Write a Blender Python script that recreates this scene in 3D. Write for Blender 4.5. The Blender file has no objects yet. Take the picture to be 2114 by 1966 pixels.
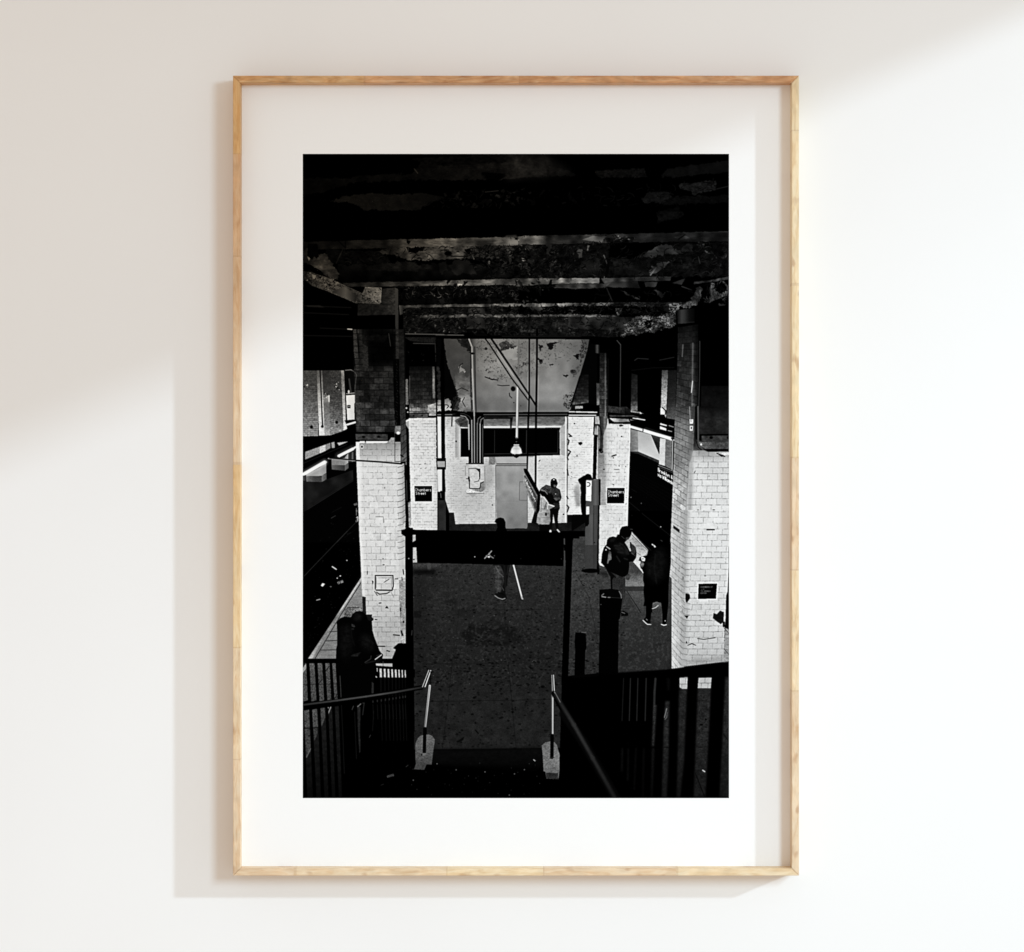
import bpy, bmesh, math
import numpy as np
from mathutils import Vector

S = bpy.context.scene
R = math.radians
# 1 px of the photograph is 0.53 mm on the mat's plane; the frame's centre is the origin, the wall lies at y = 0
PXM = 0.00053
CX, CY = 1057.0, 983.0                        # the photograph's own centre
CAM_D = 3.0
# ---------------------------------------------------------------- camera
cam_d = bpy.data.cameras.new('camera'); cam = bpy.data.objects.new('camera', cam_d)
S.collection.objects.link(cam); S.camera = cam
MAT_Y = -0.014                                # the mat's front face
def wx(px): return (px-CX)*PXM
def wz(py): return 1.5-(py-CY)*PXM
cam.location = (0, MAT_Y-CAM_D, 1.5); cam.rotation_euler = (R(90), 0, 0)
cam_d.sensor_fit = 'HORIZONTAL'; cam_d.sensor_width = 36
cam_d.lens = 36*CAM_D/(2114*PXM); cam_d.clip_start = .05; cam_d.clip_end = 200
# ---------------------------------------------------------------- light
W = bpy.data.worlds.new('World'); S.world = W; W.use_nodes = True
wb = W.node_tree.nodes['Background']
wb.inputs[0].default_value = (1.0, .858, .728, 1); wb.inputs[1].default_value = .685
sd = bpy.data.lights.new('sun', 'SUN'); sun = bpy.data.objects.new('sun', sd); S.collection.objects.link(sun)
SUN_DIR = Vector((-2.15, 1.0, -.92))          # low sun raking in from the right window
sun.rotation_euler = SUN_DIR.to_track_quat('-Z', 'Y').to_euler()
sd.energy = 1.7; sd.angle = R(1.9); sd.color = (.70, .86, 1.0)
wd = bpy.data.lights.new('window_light', 'AREA'); wl = bpy.data.objects.new('window_light', wd); S.collection.objects.link(wl)
wd.shape = 'RECTANGLE'; wd.size = 1.0; wd.size_y = 1.4; wd.energy = 132; wd.color = (.64, .855, 1.0)
wl.location = (2.75, -4.0, 2.69); wl.rotation_euler = (Vector((0, 0, 1.45))-wl.location).to_track_quat('-Z', 'Y').to_euler()
V = S.view_settings
S.display_settings.display_device = 'sRGB'; V.view_transform = 'Standard'; V.look = 'None'; V.exposure = .035; V.gamma = 1; V.use_curve_mapping = False
S.cycles.max_bounces = 8; S.cycles.use_denoising = True

# ---------------------------------------------------------------- the printed photograph, drawn shape by shape
PX0, PY0, PWD, PHT, SS = 625.0, 318.0, 880, 1330, 2
AW, AH = PWD*SS, PHT*SS
TILES = {'A':(620,310,4.402),'B':(1060,310,4.402),'C':(620,680,6.603),'D':(900,680,6.603),'E':(1210,600,6.603),
 'F':(620,840,6.603),'G':(900,860,6.603),'H':(1160,860,9.94),'I':(1280,840,8.6),'J':(620,1080,6.603),
 'K':(820,1060,5.208),'L':(1180,1060,9.018),'M':(1290,1080,9.018),'N':(1180,1180,6.003),'O':(620,1230,6.603),
 'P':(620,1370,6.603),'Q':(830,1370,5.373),'R':(1140,1370,5.373),'S':(0,0,1.0)}
rng = np.random.RandomState(7)
def vnoise(h, w, cy, cx):
    gh, gw = int(h/cy)+3, int(w/cx)+3
    g = rng.rand(gh, gw).astype(np.float32)
    y = np.arange(h)/cy; x = np.arange(w)/cx
    yi = y.astype(int); xi = x.astype(int)
    fy = (y-yi)[:,None].astype(np.float32); fx = (x-xi)[None,:].astype(np.float32)
    fy = fy*fy*(3-2*fy); fx = fx*fx*(3-2*fx)
    a = g[yi][:,xi]; b = g[yi][:,xi+1]; c = g[yi+1][:,xi]; d = g[yi+1][:,xi+1]
    return (a*(1-fx)+b*fx)*(1-fy)+(c*(1-fx)+d*fx)*fy
NZ = {'f':vnoise(AH,AW,2,2)-.5, 'm':vnoise(AH,AW,7,7)-.5, 'l':vnoise(AH,AW,26,26)-.5,
      'h':(vnoise(AH,AW,5,22)*.6+vnoise(AH,AW,3,9)*.4)-.5, 'x':(vnoise(AH,AW,9,13)*.5+vnoise(AH,AW,4,6)*.5)-.5}
ART = np.zeros((AH, AW), np.float32)
RGX = (vnoise(AH,AW,11,15)-.5)*1.2+(vnoise(AH,AW,4,5)-.5)*.7
RGY = (vnoise(AH,AW,11,15)-.5)*1.2+(vnoise(AH,AW,4,5)-.5)*.7
TORN = [0.]                                   # how ragged the outlines come out, in canvas pixels
def pts(t, s):
    x0, y0, k = TILES[t]
    o = []
    for p in s.split():
        a, b = p.split(',')
        o.append(((x0+float(a)/k-PX0)*SS, (y0+float(b)/k-PY0)*SS))
    return o
def win(P, pad=0):
    xs = [p[0] for p in P]; ys = [p[1] for p in P]
    return max(0,int(min(xs)-pad)), max(0,int(min(ys)-pad)), min(AW,int(max(xs)+pad)+2), min(AH,int(max(ys)+pad)+2)
def pmask(P, w):
    x0,y0,x1,y1 = w
    X = np.arange(x0,x1)[None,:]+.5; Y = np.arange(y0,y1)[:,None]+.5
    if TORN[0] and (x1-x0) > 0 and (y1-y0) > 0:
        X = X+RGX[y0:y1,x0:x1]*TORN[0]*2; Y = Y+RGY[y0:y1,x0:x1]*TORN[0]*2
    m = np.zeros((y1-y0, x1-x0), bool)
    n = len(P)
    for i in range(n):
        (ax,ay),(bx,by) = P[i],P[(i+1)%n]
        if ay == by: continue
        c = (Y < max(ay,by)) & (Y >= min(ay,by))
        m ^= c & (X < (bx-ax)*(Y-ay)/(by-ay)+ax)
    return m
def blur(m, r):
    r = int(round(r))
    if r < 1: return m
    for ax in (0,1):
        for _ in range(2):
            c = np.cumsum(np.pad(m, [(r+1,r) if ax==k else (0,0) for k in (0,1)], mode='edge'), axis=ax)
            n = m.shape[ax]
            m = ((c[2*r+1:2*r+1+n]-c[0:n]) if ax==0 else (c[:,2*r+1:2*r+1+n]-c[:,0:n]))/(2*r+1)
    return m
def val(v, w, t):
    """a number, or ('y'|'x', pos, v, pos, v ...) in the tile's pixels"""
    x0,y0,x1,y1 = w
    if not isinstance(v, tuple): return np.full((y1-y0,x1-x0), float(v), np.float32)
    tx, ty, k = TILES[t]
    if v[0] == 'y':
        q = (np.arange(y0,y1)/SS+PY0-ty)*k
        return np.repeat(np.interp(q, v[1::2], v[2::2]).astype(np.float32)[:,None], x1-x0, 1)
    q = (np.arange(x0,x1)/SS+PX0-tx)*k
    return np.repeat(np.interp(q, v[1::2], v[2::2]).astype(np.float32)[None,:], y1-y0, 0)
def fill(t, s, v, n='', amp=0., soft=0., a=1., thr=None):
    """paint a polygon; n, amp: printed grain; thr: paint only where the grain passes"""
    P = pts(t, s) if isinstance(s, str) else s
    w = win(P, (soft*2+1 if soft else 0)+TORN[0])
    x0,y0,x1,y1 = w
    if x1 <= x0 or y1 <= y0: return
    m = pmask(P, w).astype(np.float32)
    if soft: m = blur(m, soft)
    V = val(v, w, t)
    if amp:
        nn = sum(NZ[c][y0:y1,x0:x1] for c in n)/max(1,len(n))
        V = V*(1+amp*2*nn)
    if thr is not None:
        q = sum(NZ[c][y0:y1,x0:x1] for c in thr[1])/len(thr[1])
        m = m*np.clip((q-thr[0])*20+.5, 0, 1)
    m = m*a
    R = ART[y0:y1,x0:x1]
    R[:] = R*(1-m)+np.clip(V,0,255)*m
def line(t, s, wd, v, soft=0., a=1.):
    """a stroke wd tile pixels wide"""
    P = pts(t, s) if isinstance(s, str) else s
    r = wd*SS/TILES[t][2]/2
    for (ax,ay),(bx,by) in zip(P[:-1], P[1:]):
        w = win([(ax,ay),(bx,by)], r+2+soft)
        x0,y0,x1,y1 = w
        if x1 <= x0 or y1 <= y0: continue
        X = np.arange(x0,x1)[None,:]+.5; Y = np.arange(y0,y1)[:,None]+.5
        dx,dy = bx-ax,by-ay; L = dx*dx+dy*dy+1e-6
        u = np.clip(((X-ax)*dx+(Y-ay)*dy)/L,0,1)
        d = np.hypot(X-ax-u*dx, Y-ay-u*dy)
        m = np.clip((r-d)/(1+soft)+.5,0,1)*a
        R = ART[y0:y1,x0:x1]; R[:] = R*(1-m)+val(v,w,t)*m
def dot(t, x, y, rx, ry, v, a=1., soft=.3):
    x0_,y0_,k = TILES[t]
    cx,cy = (x0_+x/k-PX0)*SS,(y0_+y/k-PY0)*SS; rx=max(rx*SS/k,.6); ry=max(ry*SS/k,.6)
    w = win([(cx-rx,cy-ry),(cx+rx,cy+ry)],2); x0,y0,x1,y1 = w
    if x1<=x0 or y1<=y0: return
    X = np.arange(x0,x1)[None,:]+.5; Y = np.arange(y0,y1)[:,None]+.5
    m = np.clip((1-np.hypot((X-cx)/rx,(Y-cy)/ry))/soft+.3,0,1)*a
    R = ART[y0:y1,x0:x1]; R[:] = R*(1-m)+v*m
def homog(q):
    # unit square -> quad (tl, tr, br, bl); returns the inverse matrix
    A=[];b=[]
    for (u,v),(x,y) in zip(((0,0),(1,0),(1,1),(0,1)), q):
        A.append([u,v,1,0,0,0,-u*x,-v*x]); b.append(x)
        A.append([0,0,0,u,v,1,-u*y,-v*y]); b.append(y)
    h = np.linalg.solve(np.array(A,float), np.array(b,float))
    return np.linalg.inv(np.append(h,1).reshape(3,3))
def bricks(t, s, quad, nc, nr, v, mort=.72, var=.05, mw=(.09,.14), seed=1, joint=True, n='f', amp=.04, off=0.):
    """glazed bricks in perspective inside polygon s"""
    P = pts(t, s); H = homog(pts(t, quad)); w = win(P); x0,y0,x1,y1 = w
    if x1<=x0 or y1<=y0: return
    X,Y = np.meshgrid(np.arange(x0,x1)+.5, np.arange(y0,y1)+.5)
    D = H[2,0]*X+H[2,1]*Y+H[2,2]
    U = (H[0,0]*X+H[0,1]*Y+H[0,2])/D*nc; V = (H[1,0]*X+H[1,1]*Y+H[1,2])/D*nr
    row = np.floor(V).astype(int); U = U+.5*(row%2)+off
    col = np.floor(U).astype(int)
    rr = np.sin(row*12.9898+col*78.233+seed*37.7)*43758.5453; rr = rr-np.floor(rr)
    fu,fv = U-col, V-row
    mm = (fv<mw[1])
    if joint: mm |= (fu<mw[0])
    base = val(v,w,t)*(1+var*2*(rr-.5))*(1+amp*2*sum(NZ[c][y0:y1,x0:x1] for c in n)/len(n))
    wob = 1+.25*NZ['m'][y0:y1,x0:x1]*2
    base = np.where(mm, base*np.clip(mort*wob,0,1), base)
    m = pmask(P,w).astype(np.float32)
    R = ART[y0:y1,x0:x1]; R[:] = R*(1-m)+np.clip(base,0,255)*m
def shards(t, s, cnt, lo, hi, size, seed, ang=0., dark=.4, a=.9):
    """curling flakes of ceiling paint scattered in a polygon"""
    r = np.random.RandomState(seed); P = pts(t, s); w = win(P); k = SS/TILES[t][2]
    x0,y0,x1,y1 = w; M = pmask(P,w)
    for _ in range(cnt):
        x = r.randint(x0,max(x0+1,x1)); y = r.randint(y0,max(y0+1,y1))
        if not M[min(y-y0,M.shape[0]-1), min(x-x0,M.shape[1]-1)]: continue
        z = size*k*(.3+r.rand()**2*1.6); th = ang+r.randn()*.8; asp = .2+.6*r.rand()
        nn = r.randint(3,6); Q=[]
        for i in range(nn):
            f = 2*math.pi*(i+r.rand()*.7)/nn; rad = z*(.5+.7*r.rand())
            px,py = math.cos(f)*rad, math.sin(f)*rad*asp
            Q.append((x+px*math.cos(th)-py*math.sin(th), y+px*math.sin(th)+py*math.cos(th)))
        if r.rand() < dark: fill('S', Q, 0, a=a)
        else:
            vv = lo+(hi-lo)*r.rand()**2
            fill('S', Q, vv, a=a)
            if r.rand()<.4: line('S', Q[:2], 1.2, min(255,vv*1.6), a=.8)
            if r.rand()<.6: line('S', Q[1:3], 1.3, 0, a=.8)
def curls(t, s, cnt, lo, hi, size, seed, wd=4.):
    r = np.random.RandomState(seed); P = pts(t, s); w = win(P); x0,y0,x1,y1 = w; M = pmask(P,w); k = SS/TILES[t][2]
    for _ in range(cnt):
        x = r.randint(x0,max(x0+1,x1)); y = r.randint(y0,max(y0+1,y1))
        if not M[min(y-y0,M.shape[0]-1), min(x-x0,M.shape[1]-1)]: continue
        z = size*k*(.4+r.rand()); th = r.randn()*.9; b = r.uniform(-.6,.6)
        Q = [(x+z*(u*math.cos(th)-b*(1-u*u)*math.sin(th)), y+z*(u*math.sin(th)+b*(1-u*u)*math.cos(th))) for u in (-1,-.5,0,.5,1)]
        line('S', [(q[0]+1,q[1]+2.5) for q in Q], wd*k*1.6/SS, 0, a=.8)
        line('S', Q, wd*k*(.4+.5*r.rand())/SS, lo+(hi-lo)*r.rand()**2.2, a=.9)
GL = {'h':'0,0 0,1|0,.5 .3,.35 .6,.5 .6,1','a':'.6,.4 .6,1|.6,.5 .3,.38 0,.6 .1,.95 .4,1 .6,.8',
 'm':'0,.4 0,1|0,.5 .25,.38 .4,.5 .4,1|.4,.5 .65,.38 .8,.5 .8,1','b':'0,0 0,1|0,.5 .35,.38 .6,.65 .4,1 0,.9','e':'0,.68 .6,.68 .55,.42 .25,.38 0,.6 .1,.95 .6,.95',
 'r':'0,.4 0,1|0,.55 .4,.4','s':'.5,.42 .1,.42 .05,.62 .5,.75 .45,.98 0,.98','S':'.8,.15 .4,0 .05,.2 .4,.5 .8,.75 .4,1 0,.85','t':'.25,.1 .25,.9 .5,1|0,.4 .5,.4',
 'B':'0,0 0,1 .6,.95 .6,.6 0,.5|0,0 .5,.05 .5,.45','o':'.3,.4 0,.6 .1,.95 .5,.95 .6,.6 .3,.4','k':'0,0 0,1|.5,.4 0,.7 .55,1','l':'0,0 0,1','y':'0,.4 .3,1|.6,.4 .15,1.3',
 'n':'0,.4 0,1|0,.5 .3,.38 .6,.5 .6,1','Q':'.4,0 0,.4 .1,.9 .5,1 .9,.6 .7,.1 .4,0|.5,.7 .9,1.1','u':'0,.4 0,.9 .3,1 .6,.9|.6,.4 .6,1','v':'0,.4 .3,1 .6,.4','i':'.1,.4 .1,1|.1,.1 .1,.2',
 'W':'0,0 .2,1 .45,.3 .7,1 .9,0','g':'.6,.4 .6,1.2 .1,1.25|.6,.5 .3,.38 0,.6 .1,.95 .6,.9','&':'.7,1 .1,.3 .35,0 .5,.3 0,.75 .3,1 .7,.6',
 'H':'0,0 0,1|.7,0 .7,1|0,.5 .7,.5','A':'0,1 .35,0 .7,1|.15,.6 .55,.6','M':'0,1 0,0 .4,.7 .8,0 .8,1','E':'.6,0 0,0 0,1 .6,1|0,.5 .5,.5','R':'0,1 0,0 .6,.1 .6,.45 0,.5 .6,1',
 'I':'0,0 0,1','C':'.6,.15 .3,0 0,.4 .1,.9 .4,1 .6,.85','T':'0,0 .7,0|.35,0 .35,1','J':'.5,0 .5,.9 .2,1 0,.8','Z':'0,0 .6,0 0,1 .6,1','N':'0,1 0,0 .6,1 .6,0','D':'0,0 0,1 .5,.9 .6,.5 .5,.1 0,0','O':'.35,0 0,.4 .35,1 .7,.6 .35,0','X':'0,0 .6,1|.6,0 0,1'}
def text(t, x, y, h, s, v, wd, dx=(1,0), dy=(0,1), a=1.):
    cx = 0.
    for ch in s:
        if ch == ' ': cx += .55; continue
        g = GL[ch]; mx = 0
        for st in g.split('|'):
            q=[]
            for p in st.split():
                u,w_ = map(float,p.split(',')); mx=max(mx,u); u+=cx
                q.append('%f,%f'%(x+h*(u*dx[0]+w_*dy[0]), y+h*(u*dx[1]+w_*dy[1])))
            line(t, ' '.join(q), wd, v, a=a)
        cx += mx+.28

def paint():
    # ---- ceiling: beams, flaking paint
    TORN[0] = 4.
    fill('A','22,255 440,250 700,225 1030,215 1100,100 1500,70 1981,50 1981,262 1050,272 470,295 200,385 22,412',('x',22,7,900,13,1500,20,1981,30),'lx',.9)
    fill('A','1000,75 1981,35 1981,100 1600,130 1180,140',10,'x',1.2)
    line('A','1035,170 1068,212',7,70)
    line('A','1660,215 1850,230 1810,255 1690,245',30,2)
    fill('B','0,130 300,150 560,200 550,240 300,235 0,262',('x',0,34,300,26,560,10),'lx',.5)
    fill('B','740,190 1180,165 1225,250 760,245',19,'x',.8); fill('B','1340,240 1400,170 1958,90 1958,205 1480,245',18,'xl',.5)
    line('B','310,150 315,240',24,0)
    fill('A','270,470 330,440 420,415 540,400 1160,398 1330,430 1200,480 1090,540 850,548 560,540 480,480',('x',270,26,600,27,1000,24,1300,12),'lx',.4)
    shards('A','1330,370 1981,370 1981,520 1100,520',60,8,38,26,3,dark=.4)
    line('A','1680,382 1800,370',7,55)
    shards('B','0,350 1050,350 1050,500 0,520',60,6,26,26,4,dark=.4)
    fill('B','1170,440 1230,380 1420,380 1440,450 1350,480 1180,480',24,'x',.5)
    fill('B','1510,310 1840,280 1830,370 1640,405 1520,340',34,'xf',1.1); line('B','1820,360 1950,330',10,34)
    fill('B','1440,420 1950,410 1950,480 1350,495',11,'x',.8); fill('B','1300,560 1500,520 1560,600 1310,660',8,'x',1.)
    ART[:int((560/4.402+310-PY0)*SS)] *= .62
    # first lit flange
    TORN[0] = 1.6
    fill('A','22,835 900,812 1981,788 1981,865 1150,885 22,905',('x',22,14,350,24,600,38,900,52,1080,70,1300,92,1450,82,1981,72),'h',.3)
    fill('B','0,785 320,775 900,765 1958,738 1958,830 1100,838 600,850 0,862',('x',0,78,220,82,330,30,620,48,820,40,1100,38,1958,36),'h',.25)
    fill('B','620,820 720,780 850,785 800,840',86); fill('B','830,800 1110,790 1080,845 850,840',10,'x',2.); shards('B','830,775 1110,775 1110,840 830,840',26,30,110,13,77,dark=.4)
    fill('B','1460,795 1530,765 1600,800 1530,815',66); line('B','1500,810 1560,770',8,0)
    fill('A','970,812 1005,830 985,862 968,838',0); fill('A','1830,800 1981,790 1981,860 1880,850',92); line('A','350,830 410,890 410,835',12,6)
    fill('A','68,850 155,850 168,1000 110,1010 60,930',3)
    # flaked strip under it
    TORN[0] = 5.
    fill('A','680,930 800,888 1150,885 1981,868 1981,960 1760,985 1500,985 1240,1000 1150,1015 1000,995 860,960',('x',680,52,1100,74,1500,66,1981,34),'hx',.5)
    fill('A','960,885 1135,885 1080,930 990,938',0); dot('A',1343,940,36,24,0); fill('A','1500,900 1570,885 1550,940 1510,945',0)
    line('A','1545,930 1580,990',8,120); line('A','1370,965 1520,968',8,0)
    shards('A','1560,870 1981,870 1981,1040 1600,1010',110,20,80,22,5,ang=-.3,dark=.45)
    fill('A','470,960 500,930 520,980 490,995',55); line('A','605,985 590,1050',6,60)
    fill('A','22,905 70,905 60,960 110,1010 165,950 235,945 340,1110 345,1190 250,1150 100,1040 22,1030',('x',22,26,180,72,345,46),'xh',.5)
    fill('A','235,905 690,920 800,975 800,1030 320,1035 250,985',9,'x',1.); line('A','385,905 325,1030',7,38)
    shards('A','360,910 700,920 800,1030 330,1035',26,14,44,22,8,dark=.3)
    fill('A','345,1045 640,1035 1981,1040 1981,1185 345,1205',('y',1040,15,1100,9,1185,3),'lx',.8)
    fill('A','600,1040 1000,1010 1180,1080 1000,1110 600,1090',22,'x',.4)
    fill('A','1260,1040 1330,1010 1335,1090 1270,1130',22); fill('A','1350,1060 1400,1000 1540,1010 1600,1120 1420,1140',24); fill('A','1760,1090 1900,1040 1981,1060 1981,1150 1750,1170',20,'x',.6)
    dot('A',1717,1022,10,18,90); line('A','1840,1040 1880,1015',7,60)
    fill('B','0,870 300,860 600,850 1958,838 1958,1150 0,1165',11,'x',1.1)
    shards('B','0,870 780,860 780,1150 0,1160',260,12,62,24,9,ang=-.4,dark=.45)
    shards('B','20,870 140,880 140,1020 30,1000',26,50,160,12,10,dark=.3)
    fill('B','300,800 350,790 330,960 300,960',36); fill('B','665,855 685,855 683,912 668,912',80); fill('B','590,890 620,900 612,970 585,970',52); fill('B','600,1010 780,990 800,1140 620,1140',22,'x',.3)
    line('B','820,955 835,990 852,1040',7,80); line('B','830,1155 835,1240',14,120); line('B','890,890 840,1160',26,4); line('B','845,1250 910,1400',10,30)
    fill('B','870,850 1400,840 1330,880 1100,985 870,985',0)
    fill('B','1110,985 1280,890 1420,850 1460,880 1500,905 1570,855 1630,870 1635,920 1500,935 1300,968',('x',1100,42,1400,58,1630,48),'h',.3)
    fill('B','1240,1150 1245,1080 1320,1020 1410,1010 1490,975 1400,1045',('x',1240,76,1400,56,1490,30)); line('B','1245,1140 1300,1065',8,115)
    fill('B','900,1000 1240,1000 1230,1140 920,1140',19,'x',.5); fill('B','1430,1050 1958,940 1958,1150 1430,1150',17,'x',.9)
    shards('B','1640,840 1958,840 1958,1060 1680,1000',60,18,62,22,12,dark=.4); line('B','1795,920 1848,982',8,66); line('B','1680,970 1695,1030',9,60)
    fill('B','1770,1130 1850,1075 1915,1120 1850,1140',30)
    # second flange
    TORN[0] = 1.2
    fill('A','380,1206 1000,1195 1981,1168 1981,1225 1450,1230 1000,1238 420,1242',('x',380,48,900,54,1250,88,1500,84,1981,88),'h',.3)
    fill('B','0,1168 780,1163 780,1210 390,1215 0,1238',('x',0,76,380,86,420,118,760,138),'h',.3)
    fill('B','400,1216 840,1212 860,1250 560,1262 360,1250',54,'h',.3)
    fill('B','790,1165 1000,1160 1150,1155 1430,1150 1425,1188 1000,1195 850,1240',60,'h',.3); fill('B','850,1240 900,1195 1130,1195 1150,1250 900,1250',42)
    fill('B','1190,1200 1310,1200 1290,1245 1200,1245',54); fill('B','1440,1210 1560,1165 1530,1225',42); fill('B','1640,1200 1800,1180 1958,1150 1958,1175 1640,1220',64,'x',.5)
    shards('A','1240,1180 1520,1175 1500,1230 1260,1235',16,0,40,18,14,dark=.8); fill('A','1425,1215 1470,1218 1460,1250 1430,1240',170); dot('A',1430,1295,8,7,90)
    shards('B','0,1168 380,1165 380,1238 0,1240',20,20,130,24,15,dark=.5); line('B','235,1235 250,1262 268,1272',8,120)
    # between flange two and three
    TORN[0] = 4.5
    fill('A','890,1245 1981,1232 1981,1395 890,1405',6,'x',1.)
    shards('A','890,1240 1981,1228 1981,1330 890,1340',150,14,90,17,16,ang=.3,dark=.45,a=.85)
    shards('A','890,1330 1981,1320 1981,1395 890,1405',50,8,30,24,17,dark=.5)
    line('A','1120,1322 1150,1312 1180,1314',5,80); line('A','1040,1240 1038,1268',7,90); line('A','1685,1300 1688,1345',5,60)
    shards('B','0,1245 260,1235 260,1300 0,1300',24,10,50,18,18,dark=.5)
    fill('B','960,1270 1140,1345 1145,1365 1010,1310',44); fill('B','1270,1270 1380,1300 1345,1355',48); line('B','1530,1240 1620,1272',9,42)
    # third flange and flakes
    TORN[0] = 1.4
    fill('A','895,1412 1450,1402 1981,1395 1981,1424 1450,1425 930,1436',('x',895,70,1000,54,1500,84,1981,86),'hx',.7)
    fill('B','0,1396 910,1388 912,1415 0,1424',('x',0,84,420,104,910,84),'hx',.6); fill('B','910,1385 1600,1383 1480,1425 920,1420',34,'x',.8)
    fill('A','935,1440 1981,1427 1981,1495 1060,1500 935,1640',20,'x',.8); shards('A','935,1440 1981,1430 1981,1495 935,1500',110,20,84,20,19,dark=.5)
    shards('B','0,1425 900,1420 900,1495 0,1495',90,10,60,20,20,dark=.6); fill('B','145,1425 220,1415 290,1440 240,1462 170,1455',62)
    fill('B','925,1440 990,1440 985,1480 945,1505',76); shards('B','920,1400 1480,1395 1450,1500 960,1500',130,20,62,22,21,dark=.45)
    fill('A','1520,1440 1660,1440 1690,1495 1520,1490',44)
    # fourth
    TORN[0] = 1.6
    fill('A','1050,1500 1981,1490 1981,1520 1050,1525',('x',1050,60,1400,76,1981,84),'xh',1.); fill('B','0,1496 600,1494 960,1500 960,1516 0,1518',('x',0,70,600,90,960,60),'xh',.8)
    fill('A','940,1525 1981,1522 1981,1660 940,1660',22,'x',1.); shards('A','940,1500 1510,1525 1500,1660 940,1660',170,20,110,14,22,ang=.7,dark=.5)
    fill('A','1510,1525 1660,1525 1700,1620 1510,1630',('x',1510,66,1700,40),'l',.3); fill('A','1510,1630 1650,1630 1640,1660 1510,1660',4)
    line('A','1095,1640 1150,1580 1280,1525',9,44); shards('A','1660,1525 1981,1525 1981,1680 1700,1680',50,14,60,24,23,dark=.5)
    fill('B','0,1518 500,1520 500,1625 0,1630',24,'x',.8); fill('B','500,1518 1085,1518 1040,1635 620,1640 500,1610',('x',500,42,900,36,1085,40),'hx',.3)
    fill('B','0,1628 500,1620 1040,1640 960,1700 0,1695',18,'x',.9); shards('B','0,1600 950,1640 950,1695 0,1690',80,20,90,16,24,dark=.5); fill('B','50,1630 260,1625 250,1660 70,1655',60,'x',.5)
    line('B','680,1650 752,1698',6,70); fill('B','925,1640 955,1640 950,1695 935,1695',86)
    TORN[0] = 5.
    fill('B','1040,1560 1090,1515 1480,1490 1478,1590 1290,1655 1150,1665 970,1698 1010,1640',('x',1000,70,1200,105,1480,90),'xf',1.2)
    shards('B','1040,1540 1478,1490 1478,1600 1290,1660 990,1695',190,60,150,15,25,ang=-.4,dark=.5)
    fill('B','1200,1560 1260,1540 1260,1610 1200,1615',0)
    fill('B','1410,1410 1500,1400 1530,1420 1480,1460 1480,1490 1420,1480',105,'x',.4)
    fill('B','1530,1400 1610,1370 1650,1270 1690,1235 1720,1260 1700,1330 1670,1420 1540,1435',('x',1530,104,1620,84,1710,64),'xf',.8)
    fill('B','1660,1240 1700,1260 1690,1330 1655,1290',40); line('B','1535,1380 1540,1440',5,0)
    fill('B','1790,1330 1800,1200 1825,1200 1840,1290 1900,1310 1950,1260 1940,1310 1890,1345 1800,1370 1750,1400',('x',1750,40,1830,92,1950,70),'xf',1.)
    line('B','1905,1195 1945,1240 1945,1290',14,80); line('B','1800,1200 1800,1340',14,96); fill('B','1820,1210 1900,1215 1935,1250 1900,1300 1850,1280',0)
    fill('B','1860,1400 1915,1395 1918,1440',40); shards('B','1720,1240 1790,1240 1790,1400 1720,1400',16,14,50,20,26)
    # flakes across the middle of the ceiling
    fill('B','-60,30 300,60 560,200 300,235 0,262 -60,262',('x',-60,30,300,26,560,8),'lx',.6,soft=14,a=.8)
    shards('B','-260,860 160,860 160,1150 -260,1160',150,12,58,24,41,ang=-.4,dark=.45); shards('B','-200,1240 240,1235 240,1390 -200,1395',70,10,70,20,42,dark=.5)
    shards('B','-200,1425 240,1425 240,1495 -200,1495',60,16,70,20,43,dark=.5); shards('B','-200,1520 240,1520 240,1690 -200,1690',60,14,60,22,44,dark=.4); shards('B','-160,350 160,350 160,500 -160,500',40,7,34,24,45,dark=.4)
    line('B','-60,790 20,786',30,74,soft=3,a=.6); shards('B','-100,780 140,780 140,860 -100,865',20,40,90,20,46,ang=0,dark=.4)
    TORN[0] = 0.
    curls('A','680,890 1981,870 1981,1010 1200,1010 860,960',60,30,110,22,61); curls('A','1500,870 1981,870 1981,1160 1560,1100',80,24,96,26,62)
    curls('A','890,1240 1981,1230 1981,1330 890,1340',170,20,130,18,63); curls('A','935,1440 1981,1430 1981,1500 935,1500',110,20,110,16,64); curls('A','940,1520 1981,1520 1981,1680 940,1660',150,18,120,18,65)
    curls('B','0,860 1958,835 1958,1150 0,1160',260,16,80,24,66); curls('B','0,1400 1480,1395 1460,1500 0,1500',200,18,90,18,67); curls('B','0,1510 1080,1510 1040,1690 0,1690',120,14,100,18,68)
    curls('B','1040,1540 1478,1490 1478,1600 1290,1660 990,1695',130,60,190,14,69); curls('B','600,1240 1640,1200 1600,1380 600,1390',40,14,60,26,70); curls('B','0,1230 400,1230 400,1270 0,1275',40,30,130,16,71)
    curls('A','22,1090 340,1160 540,1310 250,1280 22,1170',90,40,170,12,72); curls('A','300,910 700,920 800,1030 330,1035',30,14,60,22,73); curls('B','600,330 1958,280 1958,520 600,520',60,10,34,26,74); curls('A','1300,370 1981,370 1981,520 1100,520',40,8,34,22,75)
    curls('B','1720,1190 1958,1190 1950,1400 1720,1400',30,30,150,18,76)
    # light falls off across the ceiling
    yb = int((703-PY0)*SS); yt = int((480-PY0)*SS)
    fx = np.interp(np.arange(AW)/AW, [0,.18,.38,.62,.85,1], [.62,.72,1.,1.,.8,.78]).astype(np.float32)[None,:]
    ART[yt:yb] *= np.clip(.86*fx*(1+1.1*NZ['l'][yt:yb]), .3, 1.25)
    # left haunch
    fill('A','22,1100 100,1110 250,1160 345,1200 560,1300 740,1385 720,1400 500,1392 250,1285 110,1235 22,1170',('x',22,22,140,48,345,66,480,40,740,60),'xf',1.1)
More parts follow.
